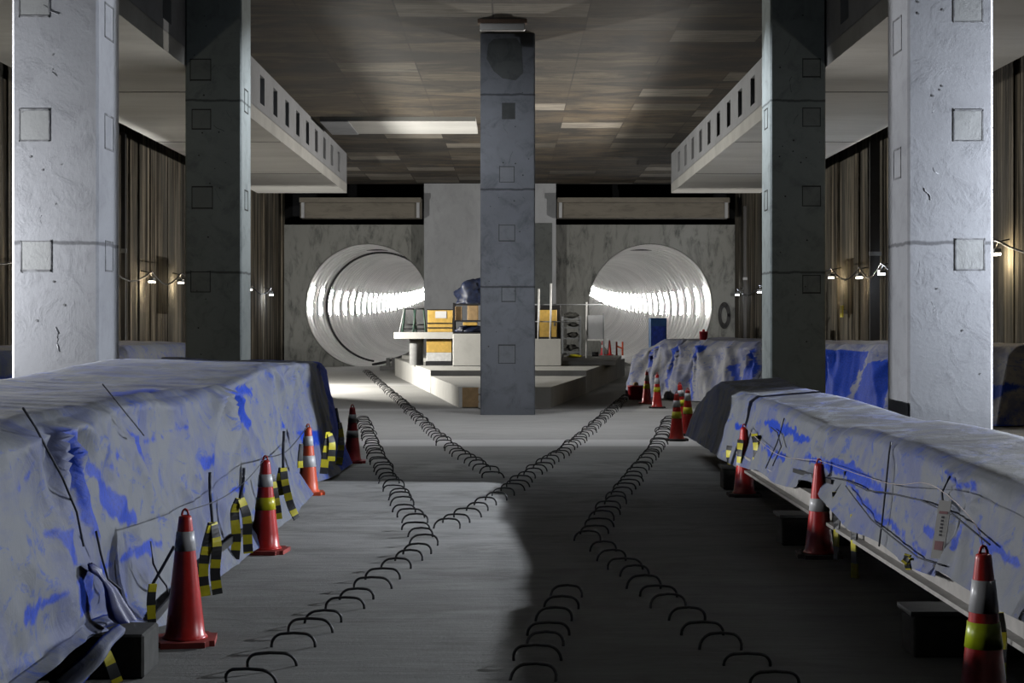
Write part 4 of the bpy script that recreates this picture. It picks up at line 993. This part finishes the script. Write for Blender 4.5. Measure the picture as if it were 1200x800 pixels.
# ------------------------------------------------------------------ lamps and lights
def light(name, kind, loc, power, col, r=.06, parent=None, **kw):
    l = bpy.data.lights.new(name, kind); l.energy = power; l.color = col
    if hasattr(l, 'shadow_soft_size'): l.shadow_soft_size = r
    for k, v in kw.items(): setattr(l, k, v)
    o = bpy.data.objects.new(name, l); COL.objects.link(o)
    if parent is not None: o.parent = parent; o.location = Vector(loc) - Vector(parent['org'])
    else: o.location = loc
    return o
WARM, COOL = (1, .80, .50), (.80, .88, 1)
def wall_lamp(px, py, X, sgn, label, cool=False, pw=16):
    d = F * abs(X) / abs(px - 600); p = at(px, py, d); p.x = X
    t = thing('work_lamp', label, 'lamp', p, 'work lamps on the side walls')
    x, y, z = p
    bm = nb(); box(bm, x - .07, x + .07, y - .14, y + .14, z + .035, z + .12); bevel(bm, .012, 1); obj('housing', bm, M['grey'], t)
    bm = nb(); box(bm, x - .06, x + .06, y - .13, y + .13, z - .005, z + .036); bevel(bm, .01, 1); obj('lens', bm, M['cool_lit' if cool else 'warm_lit'], t)
    bm = nb(); tube(bm, [(x, y, z + .12), (x - sgn * .05, y, z + .25), (x - sgn * .28, y, z + .3)], .015, 6); obj('bracket', bm, M['black'], t)
    light('lamp_light', 'POINT', (x, y - .02, z - .10), pw, COOL if cool else WARM, .05, t)
    light('lamp_light', 'POINT', (x, y, z + .20), pw * .35, COOL if cool else WARM, .05, t)
    up = light('slab_fill_spot', 'SPOT', (x + sgn * .02, y, z + .14), 45 if y < 33 else 75 if y < 50 else 130, (1, .97, .90) if sgn > 0 else (.82, .88, 1), .08, t, spot_size=2.2, spot_blend=.8); up.rotation_euler = (0, math.pi + sgn * .75, 0)  # extra spot added to brighten the slab underside
    return p
A = [wall_lamp(178, 331, -9.12, 1, 'lit work lamp on the left wall beside the thin black post'),
     wall_lamp(212, 332, -9.12, 1, 'lit work lamp on the left wall close to the dark column'),
     wall_lamp(293, 340, -9.12, 1, 'small lit work lamp just right of the dark left column'),
     wall_lamp(318, 346, -9.12, 1, 'bright cool work lamp at the far end of the left wall', True, 16)]
B = [wall_lamp(1167, 299, 8.92, -1, 'lit work lamp on the right wall right of the pale column', False, 20),
     wall_lamp(1033, 322, 8.75, -1, 'brightest bluish work lamp on the right wall beside the black post', True, 18),
     wall_lamp(1007, 326, 8.92, -1, 'lit work lamp on the right wall left of the black post'),
     wall_lamp(974, 326, 8.92, -1, 'lit work lamp on the right wall just right of the dark column'),
     wall_lamp(890, 343, 8.92, -1, 'small lit work lamp just left of the dark right column', True, 10),
     wall_lamp(864, 346, 8.92, -1, 'small lit work lamp at the far end of the right wall', True, 10)]
for k, (d, nm) in enumerate(((36.0, 'nearest behind'), (31.0, 'further forward behind'), (24.5, 'ahead of'), (18.5, 'well ahead of'))):  # unseen lamps added along the left wall to brighten the slab
    A.insert(0, wall_lamp(600 - 9.12 * F / d, 378 - (2.85 - CAMH) * F / d, -9.12, 1, 'added unseen work lamp on the left wall ' + nm + ' the pale column'))
for k, (d, nm) in enumerate(((34.8, 'hidden by'), (24.5, 'ahead of'), (18.5, 'well ahead of'))):  # unseen lamps added along the right wall to brighten the slab
    B.insert(1 if k == 0 else 0, wall_lamp(600 + 8.92 * F / d, 378 - (2.95 - CAMH) * F / d, 8.92, -1, 'added unseen work lamp on the right wall ' + nm + ' the pale column'))
for L_, lab in ((A, 'dark power cable sagging between the lamps on the left wall'), (B, 'dark power cable sagging between the lamps on the right wall')):
    P = []
    for a, b in zip(L_, L_[1:]):
        for k in range(6):
            f = k / 6; q = a.lerp(b, f); q.z += .28 - .32 * math.sin(math.pi * f); P.append(q)
    P.append(L_[-1] + Vector((0, 0, .28)))
    bm = nb(); tube(bm, P, .022, 6); tag(obj('power_cable', bm, M['black'], base=P[0]), lab, 'cable', 'lamp cables on the walls')

def floodlight(p, sgn, power, col, label, door=.25, reach=.8, r=.05):  # door, reach: offset and length of the added beam plate
    """Floodlight on a stand by the side wall; added unseen plates shape its beam."""
    t = thing('floodlight', label, 'floodlight', p, 'floodlights behind the column rows')
    x, y, z = p
    bm = nb(); box(bm, x + sgn * .10, x + sgn * .18, y - .6, y + (.24 if door > 0 else .7), z - .7, z + .7); obj('housing', bm, M['black'], t)  # back panel widened to shield the wall from the lamp
    bm = nb(); tube(bm, [(x + sgn * .2, y, 0), (x + sgn * .2, y, z - .2)], .03, 8); obj('stand', bm, M['grey'], t)
    for a in (0, 2.1, 4.2):
        bm = nb(); tube(bm, [(x + sgn * .2, y, .35), (x + sgn * .2 + .4 * math.cos(a), y + .4 * math.sin(a), .01)], .018, 6); obj('leg', bm, M['grey'], t)
    if True:
        bm = nb(); box(bm, min(x + sgn * .3, x - sgn * reach), max(x + sgn * .3, x - sgn * reach), y + door, y + door + .02, z - 1.0, z + (1.0 if door > 0 else .02)); obj('added_beam_plate', bm, M['black'], t)  # unseen plate added to cut the beam off along the hall
        if door < 0:
            bm = nb(); box(bm, min(x + sgn * .10, x - sgn * .5), max(x + sgn * .10, x - sgn * .5), y - 2.5, y + 1.2, z + .5, z + .52); obj('added_visor', bm, M['black'], t)  # long unseen plate added to keep direct light off the slab above
            if sgn > 0:
                bm = nb(); box(bm, x - .8, x + .18, y - .6, y + 1.2, z - .12, z - .10); obj('added_lower_flap', bm, M['black'], t)  # unseen plate added to keep this lamp off the floor
    light('flood_light', 'POINT', p, power, col, r, t)
    return t
PW = dict(R1=4700, L1=3300, R0=900, L0=700, T=760, L3=4200, R3=4300)
floodlight(Vector((8.0, 17.4, 3.0)), 1, PW['R1'], (.86, .91, 1), 'floodlight on a stand by the right wall level with the pale column')
floodlight(Vector((-8.0, 17.4, 2.66)), -1, PW['L1'], (.96, .97, 1), 'floodlight on a stand by the left wall level with the pale column')
floodlight(Vector((8.0, 8.8, 3.0)), 1, PW['R0'], (.88, .92, 1), 'floodlight on a stand by the right wall nearest the front', .60, .66)
floodlight(Vector((-8.0, 8.8, 2.66)), -1, PW['L0'], (.96, .97, 1), 'floodlight on a stand by the left wall nearest the front', .60, .66)
floodlight(Vector((-7.75, 43.0, 2.8)), -1, PW['L3'], (1, .97, .90), 'floodlight on a stand by the left wall hidden behind the dark column', -.55, .42)
floodlight(Vector((7.75, 44.0, 2.8)), 1, PW['R3'], (1, .95, .88), 'floodlight on a stand by the right wall hidden behind the dark column', -.55, .42)
# ceiling fittings just short of the central column, added plates shape the light
for x, lab in ((-2.3, 'ceiling work light left of the central column'), (2.3, 'ceiling work light with an added baffle right of the central column')):
    t = thing('ceiling_work_light', lab, 'ceiling light', (x, 27.2, ZC), 'ceiling work lights before the central column')
    bm = nb(); box(bm, x - .35, x + .35, 27.15, 27.27, 7.42, ZC); obj('housing', bm, M['grey'], t)
    bm = nb(); box(bm, x - 1.2, x + 1.2, 27.130, 27.14, 7.40 - .065 * 7.4 / 4.0, ZC)
    if x > 0: box(bm, x - 1.2, x + 1.2, 27.28, 27.29, 7.40 - .08 * 7.4 / 6.3, ZC); obj('added_baffle', bm, M['black'], t)  # unseen plates added to end the light at chosen depths
    sp = light('fitting_light', 'SPOT', (x, 27.2, 7.40), PW['T'], (.93, .95, 1), .02, t, spot_size=2.75, spot_blend=.9); sp.rotation_euler = (.35, 0, 0)

# weak fill lights added above the frame to lift the dark areas
for x, pw, lab in ((-.8, 150, 'added fill light over the left rebar rows before the dark columns'), (1.0, 70, 'added fill light over the right rebar rows before the dark columns')):
    t = thing('added_fill_light', lab, 'ceiling light', (x, 20.5, ZC), 'added fill lights over the crossing')
    bm = nb(); box(bm, x - .5, x + .5, 20.42, 20.58, 7.40, ZC); obj('housing', bm, M['grey'], t)
    sp = light('fill_glow', 'SPOT', (x, 20.5, 7.38), pw, (.86, .93, 1), .1, t, spot_size=2.9, spot_blend=1.0); sp.rotation_euler = (.6, 0, 0)
for x, pw, lab in ((-2.0, 14, 'added fill light above the near left of the hall'), (2.0, 5, 'added fill light above the near right of the hall')):  # more unseen fill, added over the front of the hall
    t = thing('added_fill_light', lab, 'ceiling light', (x, 7.5, ZC), 'added fill lights over the front of the hall')
    bm = nb(); box(bm, x - .5, x + .5, 7.42, 7.58, 7.40, ZC); obj('housing', bm, M['grey'], t)
    sp = light('fill_glow', 'SPOT', (x, 7.5, 7.38), pw, (.86, .93, 1), .1, t, spot_size=2.9, spot_blend=1.0)
w = bpy.data.worlds.new('world'); S.world = w; w.use_nodes = True
w.node_tree.nodes['Background'].inputs[0].default_value = (.5, .6, .8, 1); w.node_tree.nodes['Background'].inputs[1].default_value = 0.0

for o in bpy.data.objects:
    if 'org' in o: del o['org']
S.view_settings.view_transform = 'Standard'; S.view_settings.look = 'None'; S.view_settings.gamma = 1; S.view_settings.use_curve_mapping = False
S.view_settings.exposure = 0.0
S.cycles.use_denoising = True
S.cycles.use_light_tree = True
S.cycles.max_bounces = 6; S.cycles.diffuse_bounces = 0
S.cycles.sample_clamp_indirect = 4.0
